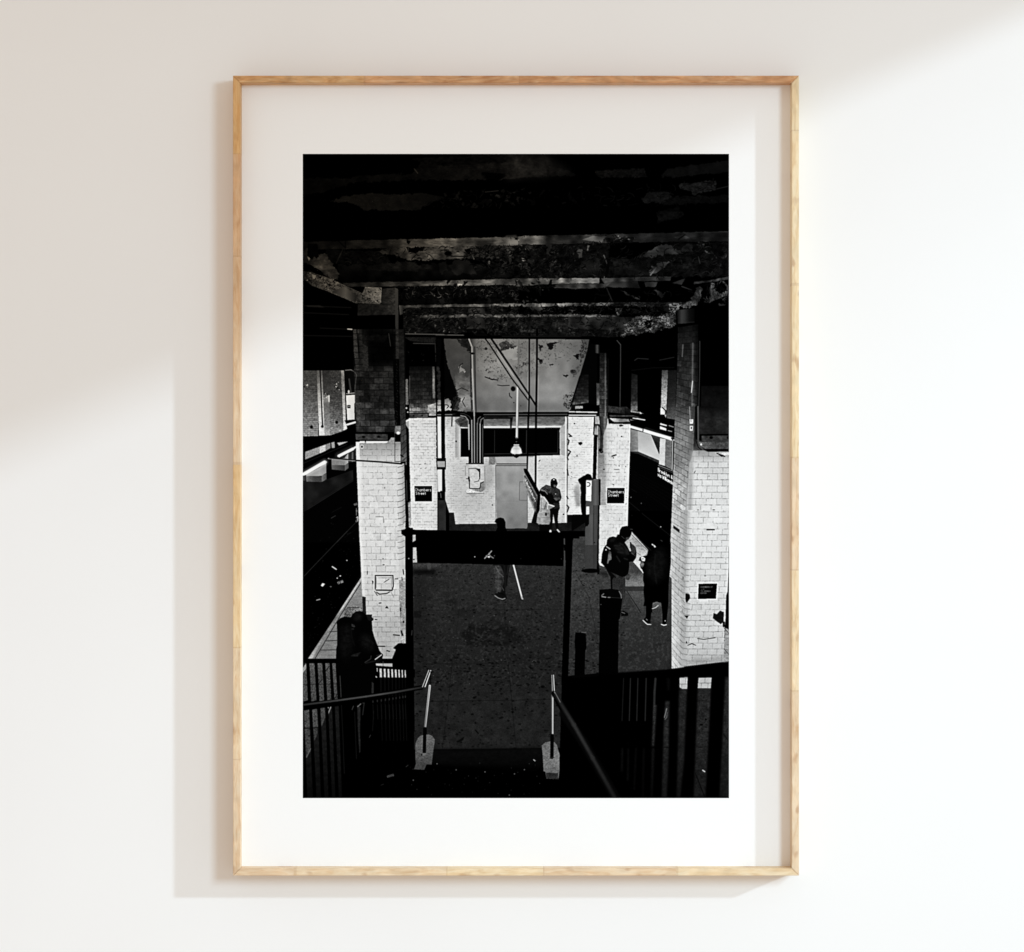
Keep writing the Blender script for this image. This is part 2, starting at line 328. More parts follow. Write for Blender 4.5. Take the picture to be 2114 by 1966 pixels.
    shards('A','22,1090 340,1160 400,1250 250,1280 22,1170',110,20,150,13,27,dark=.5)
    fill('A','105,1130 145,1140 130,1175 112,1165',96); fill('A','62,965 90,985 78,1008',90); dot('A',370,1270,9,9,150)
    fill('A','280,1290 400,1240 520,1320 500,1385',('x',280,30,410,74,500,30)); fill('A','590,1243 740,1250 735,1385 700,1390 560,1310',('x',560,70,700,92),'xf',.6)
    shards('A','450,1240 740,1240 740,1400 560,1340',50,10,120,11,28,dark=.6)
    # left pillar cap
    TORN[0] = 0.
    fill('A','745,1262 865,1250 885,1495 520,1505 522,1400 740,1400',('x',520,20,740,24,850,42),'x',.5)
    fill('A','858,1250 888,1262 895,1849 868,1849',('y',1250,54,1500,44,1849,34))
    fill('A','895,1410 935,1415 930,1490 905,1500',('x',895,70,935,30))
    for q in ('22,1415 460,1432','22,1478 440,1496','22,1685 470,1694','180,1618 420,1628'): line('A',q,7,22,a=.8)
    line('A','430,1627 470,1630',9,170); fill('A','60,1410 180,1412 220,1432 60,1425',24)
    # ---- left far platform
    fill('C','33,560 240,560 245,1455 33,1460',('y',560,82,800,96,1050,120,1440,158),'hf',.35)
    bricks('C','33,560 240,560 245,1455 33,1460','33,560 240,560 245,1455 33,1460',5,34,('y',560,62,800,72,1050,105,1440,150),mort=.8,var=.1,mw=(.1,.25),seed=3,n='fx',amp=.3)
    fill('C','225,560 300,560 330,1450 255,1450',('y',560,70,880,150,1100,200,1450,218),'fx',.25)
    fill('C','300,560 400,560 410,1445 330,1450',('y',560,40,880,60,920,150,1020,95,1440,165),'fx',.3)
    bricks('C','390,560 570,560 600,1380 430,1440 405,1445','390,560 570,560 600,1400 405,1445',4,34,('y',560,54,800,58,1000,74,1400,150),mort=.8,var=.12,mw=(.1,.25),seed=4,n='fx',amp=.35)
    fill('C','380,900 400,900 400,990 385,990',210); fill('C','555,560 600,560 620,1240 640,1370 590,1390',('y',560,130,700,110,900,150,1300,215),'fx',.35)
    for x,y in ((70,780),(490,760),(500,820),(350,900)): shards('C','%d,%d %d,%d %d,%d %d,%d'%(x-30,y-40,x+30,y-40,x+30,y+40,x-30,y+40),14,120,220,9,x,dark=.2)
    fill('C','605,548 735,548 735,880 630,880',8); line('C','612,560 690,553 725,572',8,130); line('C','665,680 690,860',20,50); line('C','640,690 640,850',14,0); line('C','625,880 740,868',7,220); dot('C',660,852,14,24,190)
    fill('C','622,902 742,893 745,1000 735,1020 740,1230 640,1238',('x',622,235,745,205)); fill('C','640,1035 682,1035 682,1075 640,1075',20); dot('C',663,1052,10,8,180)
    line('C','268,535 285,900 303,1330',15,0); dot('C',300,1325,20,20,0); dot('C',152,1333,22,24,0,soft=.1); dot('C',495,1268,21,21,0,soft=.1)
    fill('C','600,1240 750,1240 750,1300 640,1320',6); line('C','640,1300 748,1268',24,250); line('C','600,560 630,1260',9,0)
    fill('C','33,1463 430,1450 560,1400 740,1300 780,1300 780,1525 650,1532 410,1548 33,1690',0)
    fill('C','65,1672 410,1548 410,1620 340,1660 65,1778',('x',65,140,260,150,265,200,340,200,345,130,410,130),'f',.2)
    fill('C','422,1545 465,1535 470,1615 430,1620',150); fill('C','500,1548 655,1530 520,1590',170); line('C','505,1560 525,1590',9,20)
    fill('C','33,1790 340,1665 655,1540 770,1530 770,1640 400,1760 33,1849',0)
    line('C','33,1832 640,1570',7,30); line('C','525,1728 715,1632',90,200,soft=14,a=.25); line('C','525,1728 715,1632',38,255); line('C','730,1622 765,1600',26,240)
    fill('F','655,640 760,600 770,740 660,760',('x',655,60,690,30,710,110,730,20)); 
    fill('F','33,900 360,760 425,700 425,790 760,760 790,1300 780,1849 33,1849',2)
    fill('F','33,1020 360,990 720,860 722,1000 100,1405 33,1440',('y',860,22,1100,24,1400,16),'l',.4)
    fill('F','425,715 600,700 655,630 655,765 610,797 425,797',('x',425,120,600,135,655,185),'f',.1); fill('F','425,797 610,797 657,768 657,835 610,872 430,855',('x',425,95,600,50,610,95,657,80))
    fill('F','78,930 260,830 355,765 352,905 290,942 80,946',('x',80,150,260,168,350,140)); fill('F','78,946 290,942 358,906 358,990 290,1026 82,1020',('x',80,110,180,70,288,60,292,110,358,70),'f',.15)
    line('F','38,925 330,757',46,255,soft=2); line('F','38,925 330,757',90,255,soft=10,a=.3); line('F','520,690 380,700',10,20); dot('F',352,755,12,14,200)
    fill('F','33,940 80,930 80,1010 33,1010',('x',33,80,80,30))
    line('F','380,706 760,738',14,150); line('F','400,700 760,728',14,0); line('F','100,1400 720,1010',7,34); line('F','100,1375 720,985',4,30)
    # tracks and litter
    line('F','500,1845 800,1530',7,40); line('F','420,1520 480,1485',7,60); line('F','430,1440 560,1370',5,24)
    line('J','50,725 640,110',7,46); line('J','600,200 790,60',4,14); line('J','480,1290 830,690',5,18)
    r = np.random.RandomState(5)
    for _ in range(90):
        y = r.uniform(0,1750); x = r.uniform(40, max(60, 800-(y-640)*.62 if y>640 else 780))
        if x < 640-(y-110)*.96+30: 
            if r.rand()<.5: continue
        dot('J',x,y,r.uniform(3,8),r.uniform(3,5),r.uniform(10,44))
    fill('J','280,855 300,820 335,830 305,868',240); line('J','435,595 490,632',14,200); fill('J','497,805 580,775 592,810 515,838',90,'f',1.); dot('J',545,722,10,8,240); dot('J',503,752,9,8,200); dot('J',635,510,10,8,170)
    line('J','222,1052 268,1040',11,150); dot('J',415,868,14,8,90); line('F','640,1740 690,1715',5,30)
    for x,y in ((770,1330),(745,1335),(770,1420),(775,1530),(765,1560)): dot('F',x,y,14,16,110,a=.8)
    line('F','725,1330 770,1310',7,90); line('F','765,1385 765,1480',9,120); line('F','765,1510 785,1500 785,1560',10,210)
    # platform edge on the left
    fill('J','832,735 850,1010 855,1180 690,1290 600,1280 500,1345 505,1849 105,1849 440,1340',('y',740,150,1000,140,1200,120,1500,125,1849,120),'hf',.22)
    for yy in range(860,1160,13): line('J','%d,%d %d,%d'%(830-(yy-830)*.58,yy-8,845,yy+22),3,92,a=.6)
    fill('J','600,1180 700,1130 850,1150 850,1200 690,1290 600,1280',('x',600,90,850,130),'f',.5)
    fill('J','832,735 836,770 500,1290 250,1690 165,1849 105,1849 440,1340',('y',740,176,1150,178,1300,96,1400,140,1500,110,1849,165),'xf',.25)
    line('J','826,815 640,1110 500,1340 200,1849',11,50); 
    for q in ('640,1155 800,1152','600,1245 690,1255','400,1480 510,1478','350,1608 515,1600','280,1732 500,1730'): line('J',q,8,40)
    fill('J','845,1010 885,1020 898,1240 850,1240',22,'xf',.9)
    fill('O','33,965 100,880 33,880',0)
    # ---- mid distance between the pillars, left
    fill('C','1400,100 1981,110 1981,1849 1440,1849',0)
    line('C','1410,62 1960,72',12,78,soft=1); fill('C','1420,110 1850,110 1840,190 1500,160',24,'xf',.9); line('C','1540,192 1840,198',10,60); line('C','1838,200 1848,440',10,40)
    shards('C','1480,200 1840,200 1840,440 1480,440',22,10,36,20,31)
    bricks('C','1485,505 1830,500 1850,1160 1485,1170','1485,505 1830,500 1850,1160 1485,1170',6,13,('y',500,10,650,22,800,32,950,34,1040,70,1100,120,1160,120),mort=.6,var=.3,n='xf',amp=.5,seed=5)
    fill('C','1800,510 1830,510 1835,940 1805,940',('y',510,60,700,120,940,90),'x',.3); fill('C','1740,1040 1850,1000 1850,1180 1740,1180',150,'x',.5)
    fill('C','1425,680 1465,680 1475,1030 1435,1030',96,'f',.3); line('C','1490,640 1488,950',10,120,a=.5); dot('C',1445,1075,14,12,210); dot('C',1465,1130,10,10,200)
    fill('C','1485,1160 1745,1153 1745,1203 1490,1210',('x',1485,50,1745,90),'x',.3); line('C','1485,1150 1745,1145',11,0); line('C','1745,1150 1745,1195',14,0); dot('C',1545,1180,14,10,5); dot('C',1660,1178,14,10,5)
    fill('C','1868,1000 1925,1000 1925,1740 1875,1740',('y',1000,190,1200,232,1740,225)); fill('C','1870,500 1920,520 1920,1000 1870,1000',('y',500,20,800,40,960,130,1000,170),'x',.4)
    fill('C','1975,1200 1990,1200 1990,1740 1975,1740',220)
    line('C','1868,1035 1920,1035',9,0); line('C','1868,1150 1990,1150',12,0); line('C','1868,1180 1990,1180',9,0); line('C','1880,1520 1895,1570 1925,1560',8,50); line('C','1848,505 1866,1200',7,150,a=.5)
    bricks('F','1480,155 1850,150 1858,850 1885,900 1890,1150 1868,1160 1870,1682 1540,1675 1480,1640','1480,150 1850,150 1880,1682 1510,1682',6,39,('x',1480,225,1800,222,1850,205,1885,160),mort=.89,var=.02,seed=6,mw=(.08,.2))
    line('F','1440,200 1490,175',26,240); fill('F','1440,210 1480,190 1480,310 1440,310',160)
    fill('F','1868,850 1930,850 1930,1250 1885,1250',225); 
    fill('F','1850,700 1981,700 1981,855 1860,855',0); fill('F','1868,742 1970,742 1970,822 1872,822',178); 
    for xx in range(1880,1970,13): line('F','%d,745 %d,820'%(xx,xx),4,110)
    fill('F','1925,120 1985,120 1990,1250 1940,1250',0); fill('F','1850,120 1868,120 1870,700 1852,700',0)
    fill('F','1870,1160 1990,1150 1990,1690 1875,1685',0); line('F','1930,1180 1935,1240',10,110); fill('F','1880,1275 1985,1275 1985,1690 1880,1690',38,'l',.3)
    fill('F','1545,1070 1805,1068 1808,1302 1552,1302',250); fill('F','1555,1080 1795,1078 1797,1292 1562,1292',2); line('F','1560,1108 1790,1104',3,70)
    text('F',1566,1113,38,'Chambers',255,5,dx=(.86,0)); text('F',1572,1163,34,'Street',255,5,dx=(.84,0))
    for (x,y) in ((1625,790),(1690,780),(1635,845),(1700,840)): line('F','%d,%d %d,%d'%(x,y,x+18,y-8),6,90)
    line('F','1470,1310 1500,1290',10,150); fill('F','1470,1310 1505,1300 1510,1620 1480,1610',140,'xf',.4)
    # ---- back wall
    fill('D','0,130 110,130 120,1130 0,1200',0)
    fill('D','100,130 2090,138 2060,300 1940,700 1836,1090 1810,1125 540,1130 230,1105 300,960 290,870 150,470',
         ('x',100,58,300,66,460,62,480,48,560,104,760,130,1000,128,1250,118,1600,128,1800,122,2000,88,2090,64),'l',.05)
    fill('D','540,140 2000,140 1990,300 540,300',90,soft=22,a=.42); fill('D','540,990 1830,990 1810,1130 540,1130',62,soft=16,a=.42)
    fill('D','560,600 1000,800 1000,1000 560,1000',108,soft=40,a=.5); fill('D','1450,650 1850,750 1800,1050 1400,1050',165,soft=40,a=.6); fill('D','650,380 1000,420 1000,600 620,590',165,soft=26,a=.5)
    fill('D','1900,580 1990,580 1890,880 1800,800',80,soft=18,a=.5)
    TORN[0] = 4.5
    fill('D','540,140 1990,140 1950,560 1500,500 1300,640 1000,760 800,690 560,560',92,thr=(.17,'xm'),a=.75)
    fill('D','540,140 1990,140 1950,420 1500,420 1300,520 1000,400 560,500',40,thr=(.24,'xf'),a=.8)
    fill('D','860,190 960,170 1060,220 1110,250 990,260 940,300 900,310 880,250',52,'xf',.9); fill('D','990,260 1100,240 1110,420 920,400 900,320',146,'l',.1)
    fill('D','1490,210 1560,190 1690,175 1600,210 1610,240 1565,280 1520,235',14); fill('D','1400,200 1480,260 1420,300',18,'xf',1.); fill('D','1870,360 1940,330 1981,350 1930,400',8); dot('D',1430,440,26,34,5); fill('D','1380,385 1440,405 1420,440',10)
    line('D','670,650 750,680 840,692',12,12); line('D','840,760 900,770 1000,765',9,24); fill('D','730,660 800,670 780,690',0)
    dot('D',1052,812,34,36,4); line('D','1000,870 1005,910 1035,938',9,12); dot('D',1062,1000,8,8,20); dot('D',1157,1045,8,7,50); dot('D',682,265,18,20,4); dot('D',685,560,9,8,10); fill('D','1730,600 1810,640 1775,665',6); dot('D',1870,575,40,26,22); fill('D','1550,480 1600,485 1575,510',10)
    fill('D','1830,560 1981,470 1960,600 1870,640',60,thr=(.0,'xf'),a=.8)
    fill('D','1740,900 1880,850 1830,1090 1740,1060',24,thr=(.06,'xf'),a=.9); line('D','1960,640 1830,1060',12,8)
    shards('D','640,160 1250,160 1000,420 760,300',14,90,170,18,33,dark=.3)
    fill('D','600,330 760,400 1000,560 1150,470 1400,420 1500,470 1440,560 1260,640 1000,700 800,660 640,560',70,thr=(.13,'xf'),a=.8)
    fill('D','560,150 860,150 840,330 700,420 560,330',62,thr=(.1,'xf'),a=.6); fill('D','1180,150 1260,150 1260,420 1140,460',70,thr=(.12,'xf'),a=.6)
    fill('D','1400,430 1540,500 1500,560 1420,600 1380,700 1400,520',110,thr=(.05,'xf'),a=.7); fill('D','1000,500 1120,450 1250,480 1100,560 1060,560',40,thr=(.06,'xf'),a=.8)
    fill('D','1960,560 2000,420 2070,300 2040,140 1990,140 1960,250 1985,380',20,thr=(.0,'xf'),a=.8)
    # left cheek of the recess
    fill('D','280,130 470,140 480,330 400,260 330,200',24,'x',.7); fill('D','320,520 350,490 400,570 350,660',128); line('D','320,530 330,490 365,465',8,2); line('D','350,655 400,572',7,190)
    fill('D','240,560 480,600 490,1130 300,1110 330,950 290,870',('y',560,72,850,105,1000,140,1130,110),'lx',.35); fill('D','200,640 300,850 330,1090 220,1090 200,940',30,thr=(-.05,'xf'),a=.9)
    line('D','390,930 360,985 400,1060',8,10); line('D','270,840 350,800 440,840',9,24)
    fill('D','0,130 100,130 150,470 290,870 210,940 230,1110 120,940 0,950',3); fill('D','10,500 60,520 70,960 15,960',30,'x',.5); fill('D','15,960 190,940 215,1110 20,1130',('y',940,90,1050,170,1130,190),'f',.2)
    fill('D','15,1190 230,1190 235,1849 20,1849',('y',1190,225,1849,228)); 
    TORN[0] = 0.
    # tiled wall
    bricks('G','120,0 1790,0 1785,1455 265,1468 245,1320 180,1310 125,1130','120,0 1790,0 1785,1460 140,1465',24,46,
           ('y',0,180,160,205,500,214,900,212,1200,205,1465,200),mort=.95,var=.015,mw=(.08,.2),seed=8)
    fill('G','245,0 340,0 340,560 250,560',('x',245,240,270,120,335,190),a=.55); fill('G','240,560 330,560 800,680 800,1300 250,1300',150,soft=30,a=.28); fill('G','660,560 800,680 800,900 660,1040',120,soft=14,a=.4)
    fill('G','340,0 1790,0 1740,120 1700,160 340,160 250,60',('y',0,84,60,96,110,120,160,180),'hx',.35); fill('G','320,135 1715,128 1700,160 345,160',215); fill('G','1690,160 1790,100 1790,545 1700,520',170,'hf',.1)
    fill('G','338,162 1695,152 1685,190 1690,528 650,548 338,552',1); line('G','800,190 798,500',6,52); line('G','1235,190 1232,500',10,48); line('G','1665,190 1660,500 660,512',7,60); line('G','650,165 1680,162',5,38)
    fill('G','1795,0 1990,0 2240,0 2235,1150 2100,1335 1790,1340',('x',1795,232,2240,236)); 
    bricks('G','1800,10 2250,10 2240,1150 2100,1335 1790,1340','1795,0 2250,0 2240,1340 1790,1340',7,42,('x',1795,226,2200,234),mort=.92,var=.02,mw=(.08,.2),seed=9)
    line('G','1803,10 1790,1340',9,150); line('G','1770,10 1765,1440',16,236)
    for q in ('1810,240 1850,270 1820,275','1795,310 1815,330 1800,385','1795,455 1835,480 1800,540 1815,500','1790,560 1803,590','1790,720 1803,800','1785,1090 1800,1120','1785,1210 1812,1240 1790,1300'):
        line('G',q,15,6)
    fill('G','1940,355 1981,345 2000,370 1970,395 1945,380',8); dot('G',1887,97,9,9,5); dot('G',1923,537,8,8,10); dot('G',1740,1335,10,10,5); dot('G',770,1207,9,9,20); line('G','1405,610 1420,598',10,10); dot('G',275,340,12,12,8)
    for x,y in ((1745,770),(1850,820),(1850,760),(1840,850)): dot('G',x,y,8,6,120)
    # dark plinth and floor behind
    fill('G','180,1312 245,1312 262,1468 815,1468 1250,1462 1370,1455 1790,1450 1790,1342 2110,1338 2110,1560 180,1562',('x',180,24,900,30,1790,18,2100,26),'xf',.5)
    fill('G','1790,1345 2110,1340 2110,1440 1800,1440',8); fill('G','1255,1450 1790,1455 1790,1560 1255,1560',24,'xf',.6)
    # pipes into the cabinet
    fill('G','445,0 655,0 640,140 640,630 470,632 445,480',0)
    for x,wd,v in ((452,11,170),(490,10,180),(523,9,150),(563,9,130),(602,11,185),(637,6,140)):
        line('G','%d,20 %d,%d'%(x,x+(2 if x>500 else 4),470 if x<460 else 630),wd,v)
    fill('D','340,1120 480,1150 560,1150 650,1180 650,1849 445,1849 440,1300 350,1190',0)
    fill('D','350,1180 430,1230 440,1340 330,1330 300,1250',60,'x',.5)
    for q,v in (('230,1158 380,1150 450,1185 488,1240 490,1840',60),('300,1170 400,1190 440,1240 450,1640',190),('565,1290 575,1220 640,1165 1800,1160',120),('600,1300 615,1230 680,1190',150)):
        line('D',q,8,v)
    line('D','452,1300 452,1640',11,170); line('D','487,1240 492,1820',10,190); line('D','523,1140 525,1820',10,170); line('D','563,1280 563,1820',9,140); line('D','602,1290 602,1820',11,185); line('D','637,1300 637,1820',6,130)
    fill('D','650,1200 1050,1200 1040,1260 1030,1360 1010,1360 1010,1220 660,1225',6); line('D','1022,1260 1022,1360',7,150,a=.6)
    fill('D','540,1132 1810,1130 2000,1135 2000,1195 1800,1190 640,1195 560,1180',0); line('D','650,1164 1790,1160',8,110); line('D','600,1118 1800,1122',5,130,a=.5)
    fill('D','1815,1118 2200,1125 2200,1140 1810,1132',225); line('D','1815,1172 2180,1174',12,240); line('D','1815,1152 2180,1152',10,0); line('D','1815,1188 2180,1190',8,0)
    fill('D','15,1165 230,1165 330,1140 330,1195 15,1190',0); line('D','20,1165 220,1163',8,160); line('D','20,1035 150,1030 175,1050 150,1075',10,10)
    fill('D','1840,1000 1900,850 2060,300 2110,200 2200,200 2200,1030',3); bricks('D','1900,880 1990,620 2080,620 2080,1000 1860,1030','1900,600 2080,600 2080,1030 1860,1030',3,12,('y',600,14,950,34,1030,90),mort=.6,var=.3,n='x',amp=.5)
    line('D','1850,1020 1850,1080 1900,1120',12,0); line('D','1890,1110 1880,1060 1900,1035 1990,1030',9,5); fill('D','1900,1045 2000,1045 2000,1080 1900,1085',150,'f',.4)
    fill('D','80,100 110,130 120,940 125,1760 75,1760 66,930 60,500',0); line('D','1,500 20,1750',14,0); line('D','220,1190 215,1320',14,0)
    # cabinet
    fill('G','408,640 655,640 655,650 408,650',0); fill('G','408,650 655,650 660,880 640,900 660,1000 650,1045 415,1045 405,990',198,'x',.12)
    fill('G','600,900 655,890 660,1000 620,1030 480,1000 600,985',130,'xf',.5); fill('G','415,1000 480,1000 560,1030 650,1035 640,1048 420,1048',225,'f',.3); line('G','420,1048 655,1046',6,60)
    line('G','445,712 540,708 590,750 600,830 580,880 520,895',7,60); fill('G','545,708 605,715 605,840 590,860 588,760',16); line('G','448,715 450,840',5,90); line('G','448,830 455,880',22,4); line('G','455,880 458,980 590,985 605,960 612,910',10,10); line('G','610,910 650,890',9,20); line('G','415,850 440,850',10,20)
    fill('G','440,1050 560,1060 500,1110',150,a=.6); line('G','400,680 402,800',7,90,a=.6); line('G','664,680 668,980',14,120,soft=4,a=.6)
    # door
    fill('G','720,545 1330,545 1335,660 720,662',150,'xf',.3); fill('G','808,555 1240,555 1240,640 830,640',172); fill('G','725,555 805,555 805,655 725,655',120,'xf',.35); line('G','650,548 1340,535',13,10)
    line('G','830,648 1230,648',11,25); line('G','815,670 1235,670',10,40); line('G','830,660 1235,660',6,190)
    fill('G','815,676 1245,676 1248,1500 1240,1528 1150,1525 960,1530 830,1470',('y',676,154,1000,148,1250,132,1525,116),'l',.05); line('G','813,680 818,1460',8,100); line('G','1245,900 1248,1480',8,90)
    line('G','1240,892 1142,892 1138,1142 1240,1144',6,88); line('G','880,1155 1240,1157',3,125); 
    # shadow by the wall, rods
    fill('G','1245,555 1370,555 1370,1290 1260,1080 1250,700',200,'f',.06)
    line('D','450,135 490,240 505,720 522,1180',18,150); line('D','478,240 470,720 486,1120',9,20); line('D','530,240 535,720 548,1120',12,30); dot('D',500,330,24,16,3); line('D','490,540 498,720 512,1100',7,195)
    line('D','1130,130 1125,620',24,105); line('D','1115,780 1103,1480',34,110); line('D','1112,780 1100,1478',24,200)
    dot('D',1100,1530,20,56,0,soft=.1); dot('D',1097,1490,10,8,70); dot('D',1097,1533,12,6,90)
    line('D','700,160 1340,1010',30,150,a=.35); line('D','672,130 720,190 1040,680 1262,970',17,0); line('D','735,100 880,310 1262,880 1370,1050',25,0); line('D','760,190 800,250',9,110); line('D','830,280 1060,640',8,165); line('D','1070,660 1240,880',8,140)
    line('D','1273,60 1272,900 1262,1200 1245,1849',21,0); line('D','1378,0 1376,500 1366,1100 1360,1849',27,0); line('D','1254,560 1250,1120',5,180,a=.7); line('D','1398,620 1390,1120',5,170,a=.6)
    line('G','1256,0 1244,720',20,0); line('G','1363,0 1358,960',26,0); line('G','1380,540 1376,940',8,235)
    fill('D','0,85 2200,95 2200,140 0,125',0); line('D','0,78 380,82',11,62); line('D','160,76 370,80',7,90); line('D','900,98 1981,100',5,40)
    line('D','640,0 760,120',30,0); line('D','720,0 700,60',6,50)
    # lamp
    fill('D','1058,1572 1135,1572 1132,1585 1062,1585',235); fill('D','1062,1590 1130,1590 1160,1630 1175,1690 1140,1700 1050,1700 1015,1680 1030,1630',('x',1015,170,1040,235,1095,200,1150,240,1175,180)); fill('D','1040,1600 1150,1600 1160,1640 1030,1640',150,soft=4,a=.6); line('D','1064,1590 1130,1590',6,60)
    fill('D','1045,1700 1150,1700 1130,1740 1097,1757 1065,1742',2); dot('D',1075,1705,12,7,150)
    # hanging sign seen edge on
    fill('G','1195,790 1225,790 1390,1075 1372,1300 1345,1300 1190,910',('y',790,150,1050,105,1300,95),'x',.4)
    fill('G','1195,715 1215,708 1245,722 1405,1015 1425,1075 1410,1355 1360,1355 1385,1080 1205,760',1)
    line('G','1210,820 1360,1100 1355,1240',30,60)
    for i in range(26):
        u = i/26; x=1208+u*150; y=835+u*330; 
        line('G','%f,%f %f,%f'%(x+(i%3)*9-6,y-8,x+8-(i%2)*9,y+10),7,235 if i%4 else 120)
    line('G','1200,800 1195,900 1350,1290',7,170)
    # meter box on the pipe left of the wall
    fill('F','1855,700 1985,700 1985,855 1860,855',6); fill('F','1868,742 1970,742 1970,822 1872,822',185)
    for xx in range(1882,1970,13): line('F','%d,745 %d,820'%(xx,xx),4,100)
    line('F','1950,855 1965,1150',30,0); line('F','1920,1160 1935,1250',30,4); line('F','1912,1180 1918,1240',9,110)
    # people at the far wall
    fill('G','1345,1290 1390,1340 1400,1480 1300,1450',8); 
    fill('G','1560,900 1570,860 1605,840 1640,855 1660,915 1650,940 1635,965 1690,1000 1712,1100 1700,1140 1680,1160 1690,1250 1672,1290 1660,1400 1675,1550 1645,1560 1620,1450 1600,1330 1590,1440 1575,1550 1550,1550 1555,1300 1530,1200 1440,1080 1410,1020 1430,980 1500,930 1560,950',6)
    fill('G','1600,930 1640,935 1635,960 1610,965',90); fill('G','1560,950 1600,980 1640,975 1690,1010 1700,1100 1640,1120 1600,1090 1560,1020',42,'xf',.9); dot('G',1607,862,13,9,220); fill('G','1600,1110 1690,1100 1700,1130 1640,1150',70,'xf',.8)
    fill('G','1430,980 1500,930 1570,950 1560,1050 1500,1040 1420,1010',52,'xf',1.1); line('G','1430,1000 1490,1020 1520,1060',8,150); dot('G',1632,1057,7,7,210)
    fill('G','1405,1030 1440,1020 1540,1090 1520,1150 1440,1080',2); fill('G','1600,1180 1680,1180 1690,1250 1610,1260',26,'xf',.8)
    fill('G','1425,1100 1450,1085 1480,1095 1520,1150 1540,1190 1600,1210 1620,1222 1590,1245 1540,1270 1550,1300 1562,1430 1545,1470 1480,1485 1400,1475 1370,1445 1385,1330 1425,1260',('x',1370,150,1440,165,1560,120),'x',.25)
    line('G','1470,1100 1530,1180 1520,1260',12,215); line('G','1440,1110 1430,1300',9,110); line('G','1505,1170 1480,1260',8,70); dot('G',1500,1335,16,24,20); line('G','1530,1200 1610,1225',14,215); fill('G','1410,1470 1545,1475 1560,1560 1410,1562',4)
    dot('G',1560,1568,16,24,200); line('G','1655,1545 1690,1585',18,200); line('G','1370,1350 1300,1450',10,150,a=.0)
    # person half hidden behind the dark gap
    fill('H','328,1305 345,1280 395,1250 440,1218 470,1212 500,1185 540,1175 590,1195 612,1240 625,1270 620,1320 500,1320 495,2030 430,2070 400,1960 388,1849 380,1680 392,1560 378,1480 385,1410 350,1360',2)
    fill('H','240,1500 330,1330 385,1400 380,1849 290,1849',('y',1330,170,1500,120,1849,90),soft=4,a=.6)
    # ---- pillar right of the door and help point
    fill('E','120,740 180,740 180,860 125,850',('x',120,14,150,70,180,10)); 
    fill('H','660,0 730,0 735,380 640,380',3); fill('H','655,380 735,380 700,1290 630,1290',2)
    fill('E','140,1260 180,1265 180,1560 145,1560',('y',1260,50,1420,70,1560,130),'x',.4)
    bricks('E','185,850 280,850 290,1640 290,1849 180,1849','185,850 280,850 290,1849 180,1849',2,18,('y',850,20,1100,34,1400,50,1849,70),mort=.6,var=.3,n='xf',amp=.5,seed=11)
    line('E','262,860 262,1849',14,('y',860,60,1250,140,1400,90,1700,200,1849,90),a=.6); line('E','120,1720 175,1720',8,200); fill('E','125,1720 175,1720 175,1810 125,1810',170,'f',.2)
    fill('H','680,0 760,0 755,160 680,160',170,'f',.15); fill('H','675,180 730,180 740,380 665,370',('y',180,60,260,150,380,165))
    fill('H','720,180 800,170 830,260 850,700 780,760 790,1260 705,1260 735,400',('x',700,190,735,190,745,60,760,120,790,40,820,70),'x',.3)
    bricks('H','760,0 940,0 960,150 1405,160 1395,800 1350,1849 790,1849 745,1260 740,780 850,740','830,0 1405,0 1350,1849 800,1849',5,23,('x',745,120,850,150,930,205,1050,226,1400,226),mort=.89,var=.02,seed=12,off=.3)
    fill('H','740,780 870,780 870,1290 800,1290 745,1260',('y',780,120,1290,165),'hf',.25,a=.8); fill('H','790,1290 880,1290 900,1849 790,1849',160,'hf',.2,a=.7); fill('H','760,0 940,0 930,160 850,400 840,700 780,700 800,400',('x',760,30,850,60,860,110,940,80),'xh',.4)
    line('H','1402,180 1385,800 1352,1849',15,252)
    line('H','735,430 720,1260',12,205); dot('H',785,690,34,34,0,soft=.1); line('H','700,170 770,190 800,260 815,380',22,10); line('H','660,165 760,165',16,0)
    fill('H','930,0 980,0 1050,110 1440,120 1700,150 1440,150 1040,155 960,90',0); fill('H','975,35 1370,55 1400,110 1080,115 1020,80',('x',975,225,1080,190,1200,110,1400,130),'xf',.3)
    line('H','1400,80 1560,120',40,0); fill('H','1390,60 1500,80 1620,120 1440,110',150); line('H','1540,38 1690,75',16,245); line('H','1640,100 1710,130',12,230); line('H','1600,140 1730,175',12,200)
    fill('H','1170,180 1220,165 1270,185 1240,200 1190,210',5); dot('H',1225,410,11,14,5); line('H','1030,815 1110,790',26,40); dot('H',1055,850,12,12,5); line('H','1070,990 1110,1000',7,110); line('H','1075,1090 1180,1090',9,60); dot('H',1175,1015,12,12,50); line('H','1040,1390 1070,1405',14,70); dot('H',1310,1030,10,14,80); dot('H',862,1085,22,9,5); dot('H',1320,1660,9,9,60); dot('H',1315,1800,9,9,60)
    fill('H','498,1295 790,1295 795,1320 790,1849 485,1849 500,1700',('x',490,70,630,78,690,96,760,66)); fill('H','755,1290 795,1290 790,1849 760,1849',3); fill('H','500,1300 780,1290 640,1270 520,1260',6)
    fill('H','500,1312 612,1318 600,1740 492,1728',248); line('H','520,1355 560,1358 580,1390 560,1430 520,1435',15,4); line('H','520,1650 580,1640',18,205); line('H','520,1690 580,1685',12,215)
    fill('H','915,1448 1300,1448 1292,1800 912,1800',252); fill('H','928,1465 1288,1465 1278,1785 922,1785',2); line('H','930,1500 1285,1500',4,70)
    text('H',945,1517,58,'Chambers',255,8,dx=(.85,0)); text('H',945,1588,54,'Street',255,8,dx=(.84,0))
    # ---- right of it: bay, pillars in shade, tunnel
    line('E','470,740 470,960 462,1580',10,60); line('E','420,680 470,740',8,80); line('E','300,930 300,1660',5,26)
